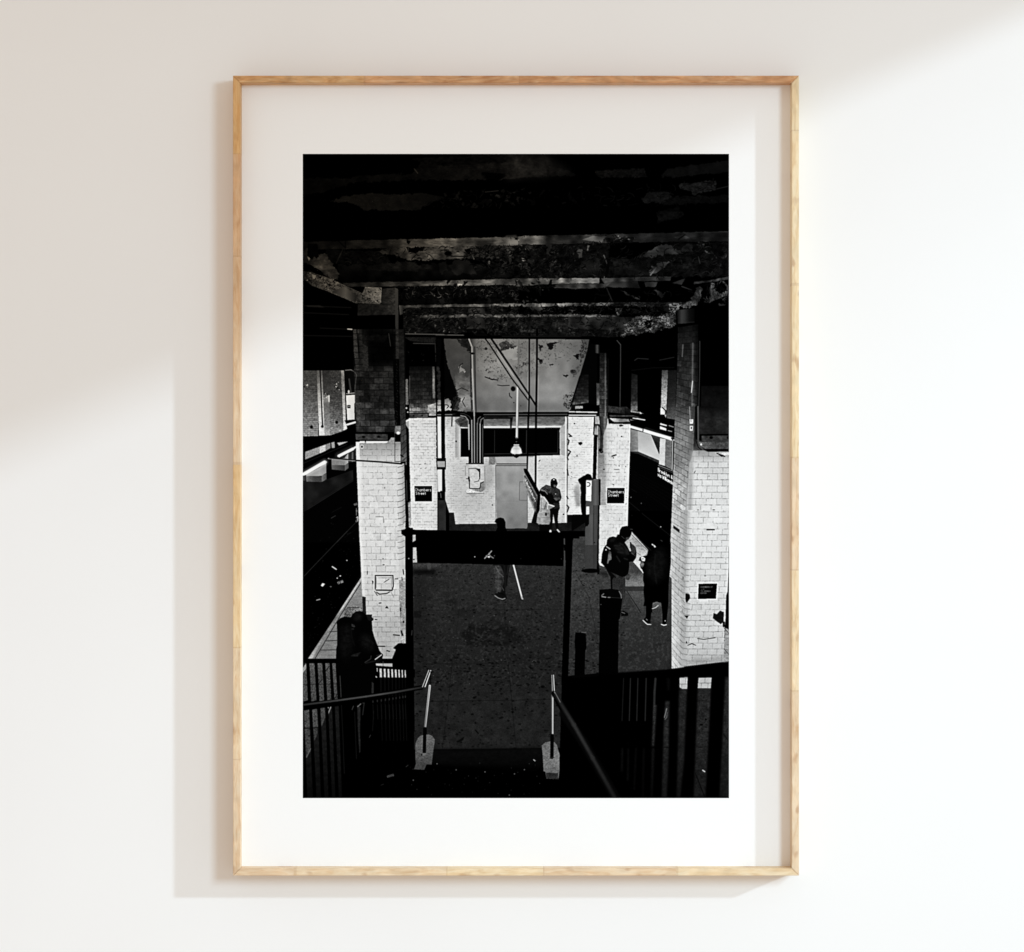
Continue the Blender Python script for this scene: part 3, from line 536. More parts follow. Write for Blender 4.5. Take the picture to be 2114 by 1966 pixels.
    fill('E','620,1130 700,1150 700,1640 610,1640',('y',1130,22,1500,40,1640,110),'x',.5); fill('E','300,1570 520,1600 530,1680 300,1660',44,'xf',.8); line('E','330,1050 900,1060',5,24,a=0)
    line('E','660,955 700,925 850,935',8,50); line('E','1000,950 1200,910',7,46); line('E','620,1090 900,1055 1200,1050',6,18)
    fill('E','1035,1085 1115,1085 1100,1500 1090,1740 1020,1600',('y',1085,60,1250,110,1450,170,1740,190),'xf',.45); fill('E','1115,1090 1235,1085 1215,1760 1100,1740',('y',1085,18,1500,36,1740,80),'hf',.4)
    fill('E','1015,1600 1060,1600 1080,1690 1015,1690',215,'f',.2); line('E','1040,1595 1085,1640 1080,1690',14,0); fill('E','600,1640 700,1650 790,1680 620,1660',150,'x',.4); fill('E','730,1650 760,1680 735,1680',230)
    line('E','1010,1815 1100,1845',22,240); fill('E','310,1700 640,1700 760,1740 650,1720 330,1720',60,'x',.4); line('E','640,1740 800,1765',14,200); line('E','760,1795 820,1805',10,220)
    fill('I','0,0 120,0 190,60 190,140 0,130',('y',0,60,140,10),'x',.8,a=.5)
    fill('I','180,395 320,430 322,795 178,795',('x',180,120,300,135,322,150),'x',.15); fill('I','320,430 545,495 700,860 692,952 322,795',('y',430,170,700,192,950,205)); fill('I','545,500 705,550 692,852',('y',500,44,850,12),'x',.5); line('I','545,500 692,850',7,235)
    fill('I','710,555 808,575 795,1050 690,1020',205,'f',.06); fill('I','808,575 920,600 915,1115 795,1050',108,'xf',.3); line('I','935,600 925,1120',12,230); 
    fill('I','178,795 322,795 692,955 685,1000 322,835 178,820',('x',178,10,350,50,690,50),'x',.4); fill('I','178,825 322,838 685,1000 690,1040 940,1160 945,1380 920,1849 140,1849',2)
    line('I','180,352 405,418',44,255,soft=2); line('I','430,425 912,570',58,255,soft=2); line('I','180,352 912,570',100,200,soft=16,a=.22); dot('I',408,418,9,28,5)
    fill('I','180,240 460,245 980,240 975,545 700,470 300,350 185,330',0); fill('I','715,290 830,325 830,345 712,318',235); fill('I','710,345 820,385 820,425 708,395',240); line('I','870,335 950,360',12,170); line('I','840,420 920,440',10,200); line('I','820,390 850,430',8,0)
    fill('I','410,390 640,460 820,500 700,440 460,360',30,a=.8); line('I','920,560 960,600',30,0); dot('I',955,592,14,12,220)
    fill('I','670,1040 955,1150 955,1345 665,1205',0); line('I','680,1040 950,1145',8,200); line('I','690,1075 950,1175',6,130)
    text('I',678,1085,62,'Brooklyn & Queens',250,9,dx=(.55,.30),dy=(0,1)); text('I',672,1165,62,'via Williamsburg B',250,9,dx=(.50,.29),dy=(0,1))
    for i in range(6): line('I','%d,%d %d,%d'%(200,1130+i*45,920,1500+i*70),4,14,a=.8)
    line('I','170,1700 350,1849',6,40); line('I','200,1460 300,1520',5,30); dot('I',195,1608,11,11,110); dot('I',378,1715,11,11,80)
    # ---- right big pillar
    fill('E','1240,265 1500,230 1560,230 1945,200 1945,1849 1500,1849 1480,500 1250,500 1235,470',0)
    fill('E','1240,268 1480,240 1480,440 1250,455',('x',1240,14,1300,52,1340,44,1400,14,1480,4)); line('E','1255,440 1480,430',5,44)
    fill('E','1255,500 1480,470 1510,700 1510,1849 1212,1849 1235,1300 1245,900',40)
    bricks('E','1258,500 1525,460 1530,900 1512,1849 1212,1849 1235,1300 1245,900','1252,500 1525,455 1512,1849 1212,1700',4,15,('y',500,14,800,30,1100,34,1400,48,1849,84),mort=.55,var=.3,seed=14,mw=(.05,.1),n='x',amp=.3)
    fill('E','1500,480 1530,480 1512,1849 1490,1849',0,soft=4,a=.7); line('E','1455,720 1440,1849',20,110,soft=4,a=.6); line('E','1452,1235 1435,1390',10,215); line('E','1320,740 1310,900',16,96,a=.7); line('E','1420,1700 1420,1849',20,180,a=.8)
    line('E','1550,690 1548,1100 1528,1849',9,58); fill('E','1570,1300 1940,1300 1940,1849 1560,1849',('y',1300,8,1600,16,1849,26),'lx',.6)
    # left face of the pillar
    fill('I','1150,780 1400,780 1350,1849 1120,1849',('x',1150,160,1300,200)); fill('I','1290,60 1350,0 1350,780 1290,780',30)
    bricks('I','975,0 1330,0 1330,780 1230,1000 1160,1849 920,1849 945,1200 965,560','978,-40 1290,60 1230,1930 905,1690',3,18,
           ('y',0,54,100,72,270,108,500,124,900,132,1200,150,1500,180,1849,200),mort=.62,var=.1,seed=15,mw=(.05,.11),n='hx',amp=.2)
    fill('I','1280,0 1350,0 1330,560 1340,700 1300,980 1230,980 1220,700',('y',0,40,500,84,760,100,980,130),soft=7,a=.75)
    fill('I','1235,225 1300,225 1295,300 1240,300',240); line('I','1258,230 1262,270',9,60); fill('I','1240,340 1295,340 1290,425 1240,425',225); fill('I','1255,355 1282,355 1275,400 1258,400',60); line('I','1235,0 1245,220',12,165,a=.8)
    # front face
    fill('I','1330,0 1940,0 1940,780 1300,790',('y',0,12,250,34,470,30,700,60),'xl',.6); line('I','1360,0 1360,560',50,3,a=.9); line('I','1385,0 1388,560 1400,650 1470,760 1540,800',26,74); line('I','1345,0 1348,600 1390,720 1500,815',12,0)
    fill('I','1410,485 1940,480 1940,515 1450,520 1450,610 1400,600',0); fill('I','1450,515 1940,512 1940,615 1455,622',52,'x',.4); dot('I',1620,548,34,26,0); dot('I',1930,550,34,30,0)
    fill('I','1400,630 1940,625 1940,750 1530,755 1440,700',('x',1400,120,1500,90,1700,60,1940,70),'xf',.5); dot('I',1440,670,16,18,235); fill('I','1470,750 1940,750 1940,795 1560,800',0)
    bricks('I','1300,780 1470,770 1560,800 1940,795 1940,1849 1180,1849 1240,1000','1262,771 1955,771 1930,1855 1180,1855',4,10,('y',780,150,880,175,980,212,1849,226),mort=.75,var=.03,seed=16,mw=(.045,.09),off=.2)
    fill('I','1235,790 1330,790 1310,1300 1290,1849 1190,1849 1215,1200',('x',1200,130,1260,150,1330,215),soft=5,a=.6)
    fill('I','1720,820 1790,815 1860,880 1800,890',8); fill('I','1680,820 1940,810 1940,860 1860,860',225,'f',.2,a=.8); line('I','1720,825 1860,885',16,8); line('I','1315,1180 1338,1140',9,50); dot('I',1580,1232,9,9,80); dot('I',1385,1840,20,14,4); dot('I',1665,1835,24,12,4)
    line('I','1000,1390 1060,1380',14,80,a=.5); line('I','1060,1550 1085,1590',14,100,a=.6)
    bricks('M','875,-240 1180,-240 1160,90 1150,1300 1100,1849 790,1849 830,900 850,300','868,-30 1160,150 1105,2020 785,1640',2.5,16.5,('x',790,196,1100,182),mort=.68,var=.05,seed=17,mw=(.04,.1),n='hf',amp=.1)
    bricks('M','1170,-240 1940,-240 1935,780 1880,1849 1090,1849 1130,900','1180,0 1965,0 1870,1849 1080,1849',4.3,17.2,('y',0,226,900,218,1849,208),mort=.77,var=.025,seed=18,mw=(.045,.09),n='f',amp=.03)
    fill('M','1100,-240 1210,-240 1170,900 1110,1849 1050,1849',166,soft=6,a=.6)
    for i in range(17):
        y = 105+i*109.5; x = 1190-i*5.4; line('M','%f,%f %f,%f %f,%f'%(x-90,y-52,x-40,y-12,x+50,y+2),9,('y',0,120,1849,115),a=.7)
    fill('M','1940,700 1945,1849 1880,1849 1925,1000',0); line('M','1930,760 1885,1700',10,240)
    fill('M','900,40 1020,125 1015,185 900,95',12); line('M','930,90 1000,140',7,60)
    line('M','1530,125 1665,125',22,10); fill('M','1530,0 1650,0 1650,95 1540,95',228); line('M','1210,300 1215,400',8,130)
    fill('M','1355,1110 1735,1108 1715,1430 1345,1430',252); fill('M','1372,1130 1718,1128 1697,1412 1360,1415',2)
    text('M',1410,1180,24,'CHAMBERS ST',120,5,dx=(.95,0)); text('M',1425,1222,22,'J Z',110,5,dx=(1.2,0)); text('M',1412,1258,22,'TO JAMAICA',110,5,dx=(1,0)); text('M',1405,1295,22,'CENTER',110,5,dx=(1,0))
    fill('M','1135,1310 1200,1320 1200,1370 1222,1400 1180,1430 1160,1490 1135,1480 1130,1380',6); dot('M',1178,1338,20,14,220); fill('M','1100,1740 1190,1735 1160,1790 1130,1770',6); line('M','840,1650 870,1700',16,6)
    fill('M','1650,1680 1740,1715 1780,1630 1838,1670 1840,1790 1780,1849 1700,1820 1640,1770',14,'xf',.8); dot('M',1700,1755,14,20,80); dot('M',941,1500,12,14,70); dot('M',1495,985,18,8,80); line('M','1085,1000 1085,1050',10,60)
    # lower part of the pillar
    bricks('N','1205,300 1420,420 1430,700 1390,1190 1180,1215 1160,1170 1190,600','1215,-60 1440,110 1390,1320 1150,1010',2.5,17.5,('x',1160,214,1400,180),mort=.7,var=.05,seed=17,mw=(.04,.1),n='hf',amp=.1)
    bricks('N','1400,380 1915,380 1890,900 1890,1120 1370,1180 1420,700','1445,344 1925,340 1885,1190 1360,1190',4.3,12.1,('y',400,212,900,200,1120,176),mort=.75,var=.03,seed=19,mw=(.045,.09),n='f',amp=.04)
    fill('N','1380,380 1450,380 1420,1170 1350,1190 1330,1100',166,soft=5,a=.6)
    for i in range(12):
        y = 400+i*70; x = 1440-i*4; line('N','%f,%f %f,%f %f,%f'%(x-70,y-48,x-35,y-10,x+30,y),6,110,a=.8)
    fill('N','1760,515 1800,530 1840,485 1888,505 1885,620 1850,655 1800,620 1750,580',14,'xf',.9); fill('N','1870,620 1900,620 1900,690 1875,690',5); fill('N','1395,545 1450,550 1430,585',6)
    line('N','1560,832 1640,842 1780,822',7,24); line('N','1440,915 1490,895 1540,915',8,30); dot('N',1425,880,7,16,40); fill('N','1410,275 1465,290 1470,330 1430,390 1412,350',6)
    fill('N','1560,1080 1880,1050 1880,1130 1400,1180 1420,1110',120,'xf',.3,soft=5,a=.35)
    fill('N','1905,700 1950,720 1950,1120 1885,1130 1890,900',150,'hf',.4); line('N','1890,700 1950,770',7,40); fill('N','1915,300 1950,200 1950,700 1905,680',0); line('N','1890,960 1950,1030',6,50)
    # ---- platform floor
    fill('K','165,500 1790,500 1980,560 2500,560 2500,1849 160,1849',('y',540,44,700,42,1000,38,1300,34,1600,31,1849,29),'lxf',.42)
    fill('K','1880,250 2500,250 2950,700 2950,1849 1800,1849',('y',250,56,700,62,1000,54,1400,42,1849,36),'lxf',.42)
    fill('Q','130,-40 1780,-40 1750,955 135,960',('y',-100,31,300,31,950,30),'lxf',.42)
    TORN[0] = 16.
    fill('K','700,1230 900,1190 1150,1200 1430,1320 1380,1400 1200,1440 1000,1420 700,1400',('x',700,17,1400,19),'x',.5,soft=2,a=.75); fill('K','560,1040 760,1010 900,1060 740,1110 600,1090',27,soft=3,a=.6); fill('K','900,1150 1050,1130 1200,1180 1000,1200',22,soft=2,a=.6)
    fill('K','300,700 500,640 640,780 420,820',34,soft=4,a=.5); fill('K','1200,1500 1500,1480 1600,1560 1300,1600',24,soft=4,a=.5); TORN[0] = 0.
    fill('K','700,1400 800,1400 760,1420',20); fill('K','510,930 640,930 640,980 520,970',24,soft=5,a=.8); fill('K','830,1300 1150,1290 1200,1360 900,1380',34,'x',.5,soft=5,a=.5)
    fill('K','180,1050 265,1050 255,1125 180,1125',14,soft=1,a=.8)
    for q in ('280,650 190,1000','680,940 560,1849','1145,980 1215,1849','1500,560 1660,1150 1790,1600','180,1045 2500,1025','180,1618 1780,1612','1900,600 2060,900 2250,1849'): line('K',q,5,20,a=.75)
    fill('K','175,545 1780,570 1770,1849 175,1849',24,thr=(.07,'lx'),a=.42); fill('K','175,545 1780,570 1770,1849 175,1849',60,thr=(.13,'xm'),a=.30)
    fill('K','1890,300 2500,250 2900,900 2900,1700 1850,1700',30,thr=(.07,'lx'),a=.42); fill('K','1890,300 2500,250 2900,900 2900,1700 1850,1700',84,thr=(.13,'xm'),a=.25)
    fill('K','175,560 330,560 300,1849 175,1849',18,soft=22,a=.45)
    r = np.random.RandomState(11)
    for _ in range(900):
        x,y = r.uniform(175,2450), r.uniform(545,1849)
        z = r.uniform(5,19)*(.6+.5*(y-540)/1300); dot('K',x,y,z,z*.45,r.uniform(0,16),a=.85)
    for _ in range(90):
        x,y = r.uniform(175,2450), r.uniform(545,1849); dot('K',x,y,4,3,r.uniform(70,150),a=.8)
    for _ in range(330):
        x,y = r.uniform(135,1760), r.uniform(-80,940); z = r.uniform(4,19); dot('Q',x,y,z,z*.6,r.uniform(4,16),a=.85)
    for _ in range(900):
        x,y = r.uniform(135,1760), r.uniform(-80,940); dot('Q',x,y,3.5,3.5,r.uniform(44,62),a=.4)
    for q in ('555,0 510,440 445,955','1180,0 1215,400 1265,940','300,422 1700,400'): line('Q',q,5,10,a=.8)
    fill('Q','600,870 690,810 680,850 620,880',8); line('Q','995,148 1030,158',12,6); dot('Q',900,240,14,8,6); dot('Q',1097,283,14,10,5); dot('Q',1225,540,16,14,6); dot('Q',815,660,12,10,5); line('Q','815,740 845,775',14,6); dot('Q',1560,258,24,16,6); dot('Q',800,380,18,12,6)
    # step edge, dark stairs
    fill('Q','135,955 1750,935 1760,1490 0,1490 0,950',0); fill('Q','290,960 1560,940 1560,1150 1500,1180 640,1145 280,1110',('y',940,10,1100,6,1160,2),'x',.3,soft=8)
    r = np.random.RandomState(12)
    for _ in range(40): dot('Q',r.uniform(60,1560),r.uniform(1100,1470),5,5,r.uniform(18,70),a=.8)
    for x,y in ((600,1180),(920,1203),(1247,1225),(1357,1178),(1190,1460),(125,1295)): dot('Q',x,y,8,8,75)
    line('Q','1460,1068 1475,1080',11,150); dot('Q',388,1113,6,6,120)
    # foot of the back-left pillar, the walking person
    fill('K','170,540 480,545 420,610 300,640 170,600',('y',540,64,600,44,640,14),'xf',.4,a=.8); fill('K','170,610 420,600 400,660 170,660',6,soft=5,a=.8); line('K','340,550 345,590',40,84,soft=6,a=.4)
    fill('K','1025,555 1210,555 1195,650 1180,780 1160,800 1165,860 1180,915 1160,935 1120,938 1060,905 1045,885 1060,850 1050,700 1040,600',12)
    fill('K','1028,560 1110,560 1150,640 1150,740 1128,800 1110,855 1060,860 1046,800 1050,700',('x',1030,44,1090,60,1150,24),'xf',.6); line('K','1150,560 1165,700 1160,790',16,22,soft=3); line('K','1195,560 1180,660',8,34,soft=2); line('K','1060,575 1095,640 1140,680',7,90); line('K','1120,600 1135,640',6,60); line('K','1130,670 1145,730',6,64); line('K','1050,885 1085,910 1130,925 1160,915',9,140); line('K','1085,850 1120,860 1150,880',12,5); line('K','1130,800 1145,830',6,80)
    line('K','1250,555 1338,895',16,205); line('K','1338,900 1348,925',17,160); line('K','1332,930 1350,932',10,4)
    # ---- platform edge on the right, the two figures there
    fill('L','1040,240 1110,330 1440,700 1430,760 1400,800 1330,1130 1140,905 1000,900 980,400',('y',300,200,500,170,700,180,900,205,1130,215),'f',.12)
    fill('L','1110,440 1250,520 1380,690 1380,720 1200,640',150,'hf',.4,a=.7); line('L','1120,400 1410,690',8,60); line('L','1130,360 1430,650',5,90); line('L','1215,735 1290,780',6,60); line('L','1140,905 1330,1120',9,8)
    fill('L','1075,895 1140,905 1330,1120 1350,1270 1345,1450 1000,1450 1000,1160 1060,1060',('y',900,66,1100,64,1200,100,1350,118,1362,50,1440,46,1450,70),'xf',.3)
    fill('L','990,1240 1300,1340 1300,1360 1010,1362',112,'xf',.2,a=.8); fill('L','1000,1370 1350,1370 1350,1440 1010,1440',48,a=.9); fill('L','960,1450 1340,1448 1350,1849 1250,1849 1040,1480',('y',1450,74,1849,56),'xf',.3)
    fill('L','1000,1150 1060,1130 1120,1160 1090,1200 1060,1250 1010,1230',44,'xf',.7,a=.8); line('L','1030,1450 1290,1849',10,14)
    # help point column
    fill('L','330,-150 495,-150 472,1050 245,1050 255,260 325,200',('x',245,70,390,84,410,56,430,74,472,66)); fill('L','245,590 480,590 470,1050 245,1050',50,a=.75); line('L','405,0 400,580',7,44); fill('L','493,-150 524,-150 505,900 520,1130 480,1140 470,1050',2); dot('L',355,1070,175,42,2,soft=.1); dot('L',425,545,14,12,14)
    line('L','200,1030 245,1010',12,20); fill('L','0,30 325,30 325,190 300,240 250,240 255,170 0,340',4)
    fill('L','520,1080 700,1080 740,1200 520,1140',16,'x',.4,soft=6,a=.7)
    # white tiles behind the man
    bricks('L','522,-150 1052,-150 1040,240 900,600 620,990 530,970 505,900','525,0 1048,0 1020,990 500,990',5,15,('x',505,215,1040,226),mort=.89,var=.02,seed=21,mw=(.07,.12))
    line('L','1048,-150 1038,235',12,250); line('L','510,900 530,955 600,985',14,245)
    # man with a backpack
    fill('L','890,380 900,310 940,250 1030,232 1085,270 1120,330 1115,385 1095,430 1070,470 1010,520 990,545 1040,620 1085,710 1110,700 1085,600 1085,545 1100,530 1125,575 1160,590 1195,640 1210,740 1200,830 1150,900 1075,905 1070,1040 1050,1130 990,1180 950,1185 820,1195 700,1080 620,1000 550,920 565,760 600,640 650,580 660,500 700,450 770,430 830,445 860,390 890,400',3)
    fill('L','1010,450 1080,440 1065,480 1010,515',58); line('L','930,425 985,475',7,84); fill('L','1110,580 1160,590 1195,650 1190,740 1150,770 1105,750 1120,660',50,'xf',.9); line('L','1130,745 1180,790',12,90,a=.7)
    for q in ('800,600 900,600 960,680','820,650 900,690','980,620 1040,700 1060,760','1000,690 1030,760','1090,640 1130,640','1150,640 1120,720','900,560 960,590','860,720 960,740','840,800 900,900','980,840 1040,860'): line('L',q,16,46,soft=5,a=.8)
    fill('L','780,590 900,570 1000,650 1050,760 960,780 850,700',26,'x',.5,soft=8,a=.8); fill('L','700,470 800,450 830,480 740,540',22,'x',.5,soft=4)
    line('L','650,620 715,665',18,170); dot('L',640,680,15,14,190); fill('L','690,690 735,720 745,860 700,880 680,940 655,935 665,850',('y',690,44,800,100,940,74),'x',.5); line('L','690,700 655,930',10,4)
    line('L','720,520 780,500',12,20); line('L','1095,295 1135,300',11,70); 
    fill('L','640,1030 720,1090 950,1190 1000,1200 1000,1320 1000,1500 940,1520 900,1430 760,1400 700,1180',40,'xf',.5); fill('L','620,1010 760,1240 830,1190 770,1130',6); line('L','740,1200 745,1400',30,3); fill('L','930,1500 1000,1490 985,1600 930,1800',44,'xf',.5); line('L','640,1040 720,1230',8,84,a=.7); line('L','770,1230 800,1190',6,80)
    # second figure at the right
    fill('L','1430,660 1450,610 1490,580 1560,560 1600,600 1640,570 1700,500 1780,480 1850,560 1850,900 1800,1400 1790,1849 1700,1849 1680,1700 1660,1660 1540,1650 1500,1700 1510,1849 1390,1849 1385,1700 1345,1500 1360,1350 1330,1250 1335,1100 1290,1030 1270,950 1300,900 1250,880 1270,820 1330,800 1400,780',0)
    line('L','1500,578 1560,625',18,235); dot('L',1545,615,10,22,240); line('L','1520,600 1535,640',10,0); fill('L','1290,820 1330,805 1370,840 1365,890 1330,895 1300,870',235,'x',.3); dot('L',1330,850,12,10,5); fill('L','1290,870 1330,900 1350,940 1340,990 1300,1020 1275,960',('y',870,50,950,120,1020,30),'x',.4); line('L','1380,780 1410,740',22,130,a=.6); line('L','1430,640 1480,690',8,40); dot('L',1453,1052,10,9,90); line('L','1660,500 1690,520',10,70); line('L','1300,1040 1330,1110',13,235)
    line('L','1820,90 1650,0',4,30,a=0); line('L','1310,0 1640,260 1820,400',6,40); dot('L',1660,252,11,11,190); dot('L',1125,40,8,8,30)
    fill('N','900,0 1205,0 1200,400 1180,600 1170,670 1115,660 1125,520 1110,385 1010,380 990,420 985,560 975,640 930,640 895,600 920,560 920,430 890,430 905,360 890,250 905,100',0)
    fill('N','1005,390 1060,375 1110,400 1125,520 1125,640 1060,600 1000,500',('y',380,96,460,52,640,58),'xf',.6); line('N','1000,462 1040,450 1075,420',9,190)
    fill('N','890,600 905,575 975,600 985,655 940,650',6); line('N','885,605 920,640 940,655 985,658',9,235); line('N','925,590 940,605',6,170); line('N','1112,655 1145,668 1175,660',11,225); dot('N',1160,612,8,7,190); fill('N','985,560 1050,640 1110,700 1170,700 1170,760 1000,720',36,'x',.3,soft=6,a=.6)
    fill('L','1560,700 1700,640 1760,900 1700,1200 1500,1300 1450,1000',14,'x',.6,soft=14,a=.9); fill('L','1400,900 1480,860 1500,1100 1420,1200',18,'x',.6,soft=8,a=.8); line('L','1560,760 1540,1000 1580,1300',14,22,soft=6)
    # ---- main left pillar
    fill('C','710,0 1430,0 1440,1400 760,1400',6)
    bricks('C','712,0 1345,0 1370,1400 760,1400 730,560','712,-15 1330,-15 1362,1400 755,1400',4.6,17,('y',0,20,250,10,480,12,560,32,700,30,900,32,1150,44,1300,46,1400,50),mort=.35,var=.35,seed=24,mw=(.05,.1),n='xl',amp=.8)
    fill('C','720,0 830,0 850,200 920,240 930,500 900,560 760,560 730,300',('x',720,60,790,52,800,30,930,48),'xf',.6,a=.75); line('C','770,0 800,380',14,4); line('C','795,60 800,330',9,4); fill('C','900,0 1290,0 1290,480 960,490 930,300',0,soft=8,a=.78); fill('C','840,60 1200,80 1150,180 860,150',10,'x',1.2,a=.5)
    for i in range(8): line('C','715,%d 850,%d'%(60+i*84,62+i*84),7,3)
    line('C','1205,60 1230,230',9,50); fill('C','1300,0 1340,0 1345,400 1300,400',36,'x',.5); fill('C','1340,0 1410,0 1425,960 1435,1400 1370,1400',('y',0,24,600,22,960,30,1000,52,1400,44),'x',.5)
    fill('C','1265,420 1345,420 1365,1320 1290,1310 1275,900',2); 
    for i in range(22): line('C','%d,%d %d,%d'%(1312+rng.randint(-14,14),430+i*40,1318+rng.randint(-14,14),448+i*40),6,int(20+50*rng.rand()),a=.7)
    line('C','740,580 765,620 745,800 745,1000 760,1060',9,110,a=.5)
    fill('C','760,1000 830,1000 850,1180 780,1390',60,'x',.6,a=.6); fill('C','1290,1320 1365,1318 1370,1420 1285,1420',110,'x',.3); dot('C',1335,1415,26,18,230)
    # side face
    bricks('C','1370,1000 1425,970 1450,1500 1450,1849 1375,1849','1370,1100 1432,1060 1452,1790 1372,1849',1,9,('y',1000,42,1300,50,1600,76,1849,130),mort=.5,var=.15,seed=25,mw=(.08,.12))
    # lit face
    bricks('F','755,480 1370,480 1380,760 1425,760 1440,1640 1450,1849 810,1849 780,1100 762,700','768,425 1385,425 1440,1849 815,1849',4.75,18,('y',480,150,560,166,640,184,760,205,860,220,1849,222),mort=.81,var=.025,seed=26,mw=(.045,.085),n='f',amp=.03,off=.45)
    fill('F','758,480 805,480 812,730 765,730',235,'f',.1); fill('F','780,740 830,740 845,1849 812,1849',238,soft=3,a=.6)
    bricks('F','1370,480 1448,480 1450,740 1400,760 1372,760','1370,520 1448,440 1450,700 1372,770',1,3.2,('y',480,50,740,110),mort=.5,var=.1,seed=27,mw=(.08,.12))
    fill('F','1330,760 1425,760 1435,1640 1345,1640',('x',1330,210,1380,185,1435,118),soft=4,a=.8)
    for i in range(12): 
        y=825+i*78; line('F','1330,%d 1390,%d 1428,%d'%(y+2,y-12,y-44),8,96,a=.9)
    fill('F','750,370 1190,375 1240,400 1200,450 760,462',56,'x',.4); line('F','760,362 1180,360 1240,380',20,0); line('F','750,458 1190,458 1240,420',14,0); fill('F','1192,375 1245,400 1230,440 1192,455',0); dot('F',862,412,26,16,2); dot('F',1068,410,26,15,2); fill('F','810,470 880,470 875,495 805,495',240); fill('F','895,470 1200,470 1170,495 900,498',225); fill('F','1240,420 1290,420 1290,500 1180,500',140,'x',.3); dot('F',1335,358,22,22,225)
    line('F','1288,180 1310,230 1285,300 1290,740',7,50); line('F','1370,265 1370,750',6,60); dot('F',840,545,24,30,215); dot('F',840,545,14,16,20); dot('F',842,548,5,5,200); line('F','1285,745 1340,750 1390,735 1440,690',9,70); line('F','1370,660 1400,680',20,10)
    line('F','760,732 1060,750 1380,778',20,0); line('F','1375,765 1420,760',26,0); line('F','1425,760 1428,920 1440,1450 1462,1640',17,0); dot('F',1425,915,12,28,0); fill('F','1440,250 1480,310 1490,800 1505,1290 1465,1310 1450,900 1448,500',0); dot('F',1445,1440,16,30,0); line('F','1448,1000 1455,1280',5,150,a=.7); fill('F','1440,1440 1470,1450 1480,1640 1430,1650',0); fill('F','1470,1330 1505,1290 1510,1640 1480,1640',150,'xf',.5)
    line('F','1028,1500 1130,1500 1135,1600',7,120); line('F','1020,1612 1138,1617',13,6); fill('F','1035,1505 1128,1505 1130,1600 1035,1600',228); dot('F',1150,1105,8,14,130); line('F','1030,1215 1050,1295',7,170)
    # lower left face
    bricks('J','800,0 1430,0 1445,1640 1340,1640 1250,1849 900,1849 895,1240 890,1010 845,1000','815,-50 1440,-50 1395,1990 905,1990',4.6,27,('y',0,222,600,216,1000,206,1300,190,1849,168),mort=.78,var=.025,seed=28,mw=(.045,.085),n='f',amp=.03)
    fill('J','830,0 800,0 830,740 845,1000 885,1005 860,500',236,soft=2,a=.5)
    fill('J','1330,0 1420,0 1425,620 1415,720 1340,760',('x',1330,214,1425,160),soft=4,a=.7)
    for i in range(7): 
        y=30+i*78; line('J','1330,%d 1380,%d 1418,%d'%(y+2,y-6,y-26),7,110,a=.9)
    fill('J','1345,780 1400,760 1415,640 1430,640 1445,1640 1370,1640 1355,1200',('y',640,200,800,160,1200,140,1640,170),'xf',.4); line('J','1432,640 1442,1630',9,210); fill('J','1365,1460 1385,1470 1410,1540 1380,1540',5); dot('J',1408,1348,12,16,6); dot('J',1366,1180,9,30,20); line('J','1400,635 1410,700',12,6); line('J','1385,740 1390,780',10,30)
    line('J','1022,900 1022,716 1262,716 1268,860 1250,915',14,24); line('J','1035,915 1250,918',16,8); line('J','1035,740 1035,880',6,120); fill('J','1030,725 1240,725 1240,905 1035,905',216,a=.0); fill('J','1010,925 1250,928 1200,965 1060,960',200); line('J','1040,945 1080,970 1180,960 1215,940',14,60); line('J','1050,990 1010,930',7,40); fill('J','975,780 1000,800 985,835',20); line('J','915,660 912,700',9,50); line('J','1140,810 1210,765',8,60); line('J','1295,762 1330,762',9,20); line('J','1240,720 1245,890',8,140); line('J','1230,930 1275,1015',5,110); dot('J',1285,870,5,40,250)
    fill('J','1155,1160 1180,1130 1203,1165',5); line('J','1075,1092 1100,1090',12,10); line('J','1270,1525 1350,1532',14,20); line('J','1050,1680 1150,1682',13,12); line('J','1180,1740 1215,1750',13,10); line('J','1020,1315 1045,1318',9,14); dot('J',1135,570,16,7,60); dot('J',1128,488,9,6,50)
    fill('J','845,1005 888,1022 898,1245 850,1200',24,'xf',.8)
    line('O','1128,900 1128,950',8,80)
    for t_,q_ in (('F','800,500 1370,480 1400,1849 830,1849'),('J','830,0 1340,0 1340,1640 900,1700'),('M','1200,0 1930,0 1870,1849 1100,1849'),('M','860,0 1130,80 1130,1400 1060,1849 800,1849')):
        P_ = pts(t_,q_); w_ = win(P_); x0,y0,x1,y1 = w_
        m_ = pmask(P_,w_)&(ART[y0:y1,x0:x1] > 140)
        q1 = np.clip((NZ['l'][y0:y1,x0:x1]+.5*NZ['x'][y0:y1,x0:x1]-.1)*3, 0, 1); q2 = np.clip((-NZ['l'][y0:y1,x0:x1]+.5*NZ['m'][y0:y1,x0:x1]-.15)*3, 0, 1)
        ART[y0:y1,x0:x1] *= np.where(m_, 1-.05*q1+.04*q2, 1)
    # man leaning on the rail, bag
    fill('O','495,355 540,310 600,285 690,295 710,250 760,215 815,208 860,230 890,258 980,256 972,290 1003,320 975,350 985,480 1010,570 1042,650 1080,750 1110,790 1130,800 1110,870 1060,915 1030,930 1040,1060 1020,1110 985,1200 1000,1400 560,1420 540,1090 480,980 490,720 520,600 520,540 500,450',2)
    fill('O','560,420 680,400 700,700 620,900 540,700',13,'x',.7,soft=12,a=.9); fill('O','850,520 960,560 1000,720 900,760 820,620',15,'x',.7,soft=10,a=.9); fill('O','720,260 800,230 860,280 800,340 730,330',14,'x',.6,soft=6)
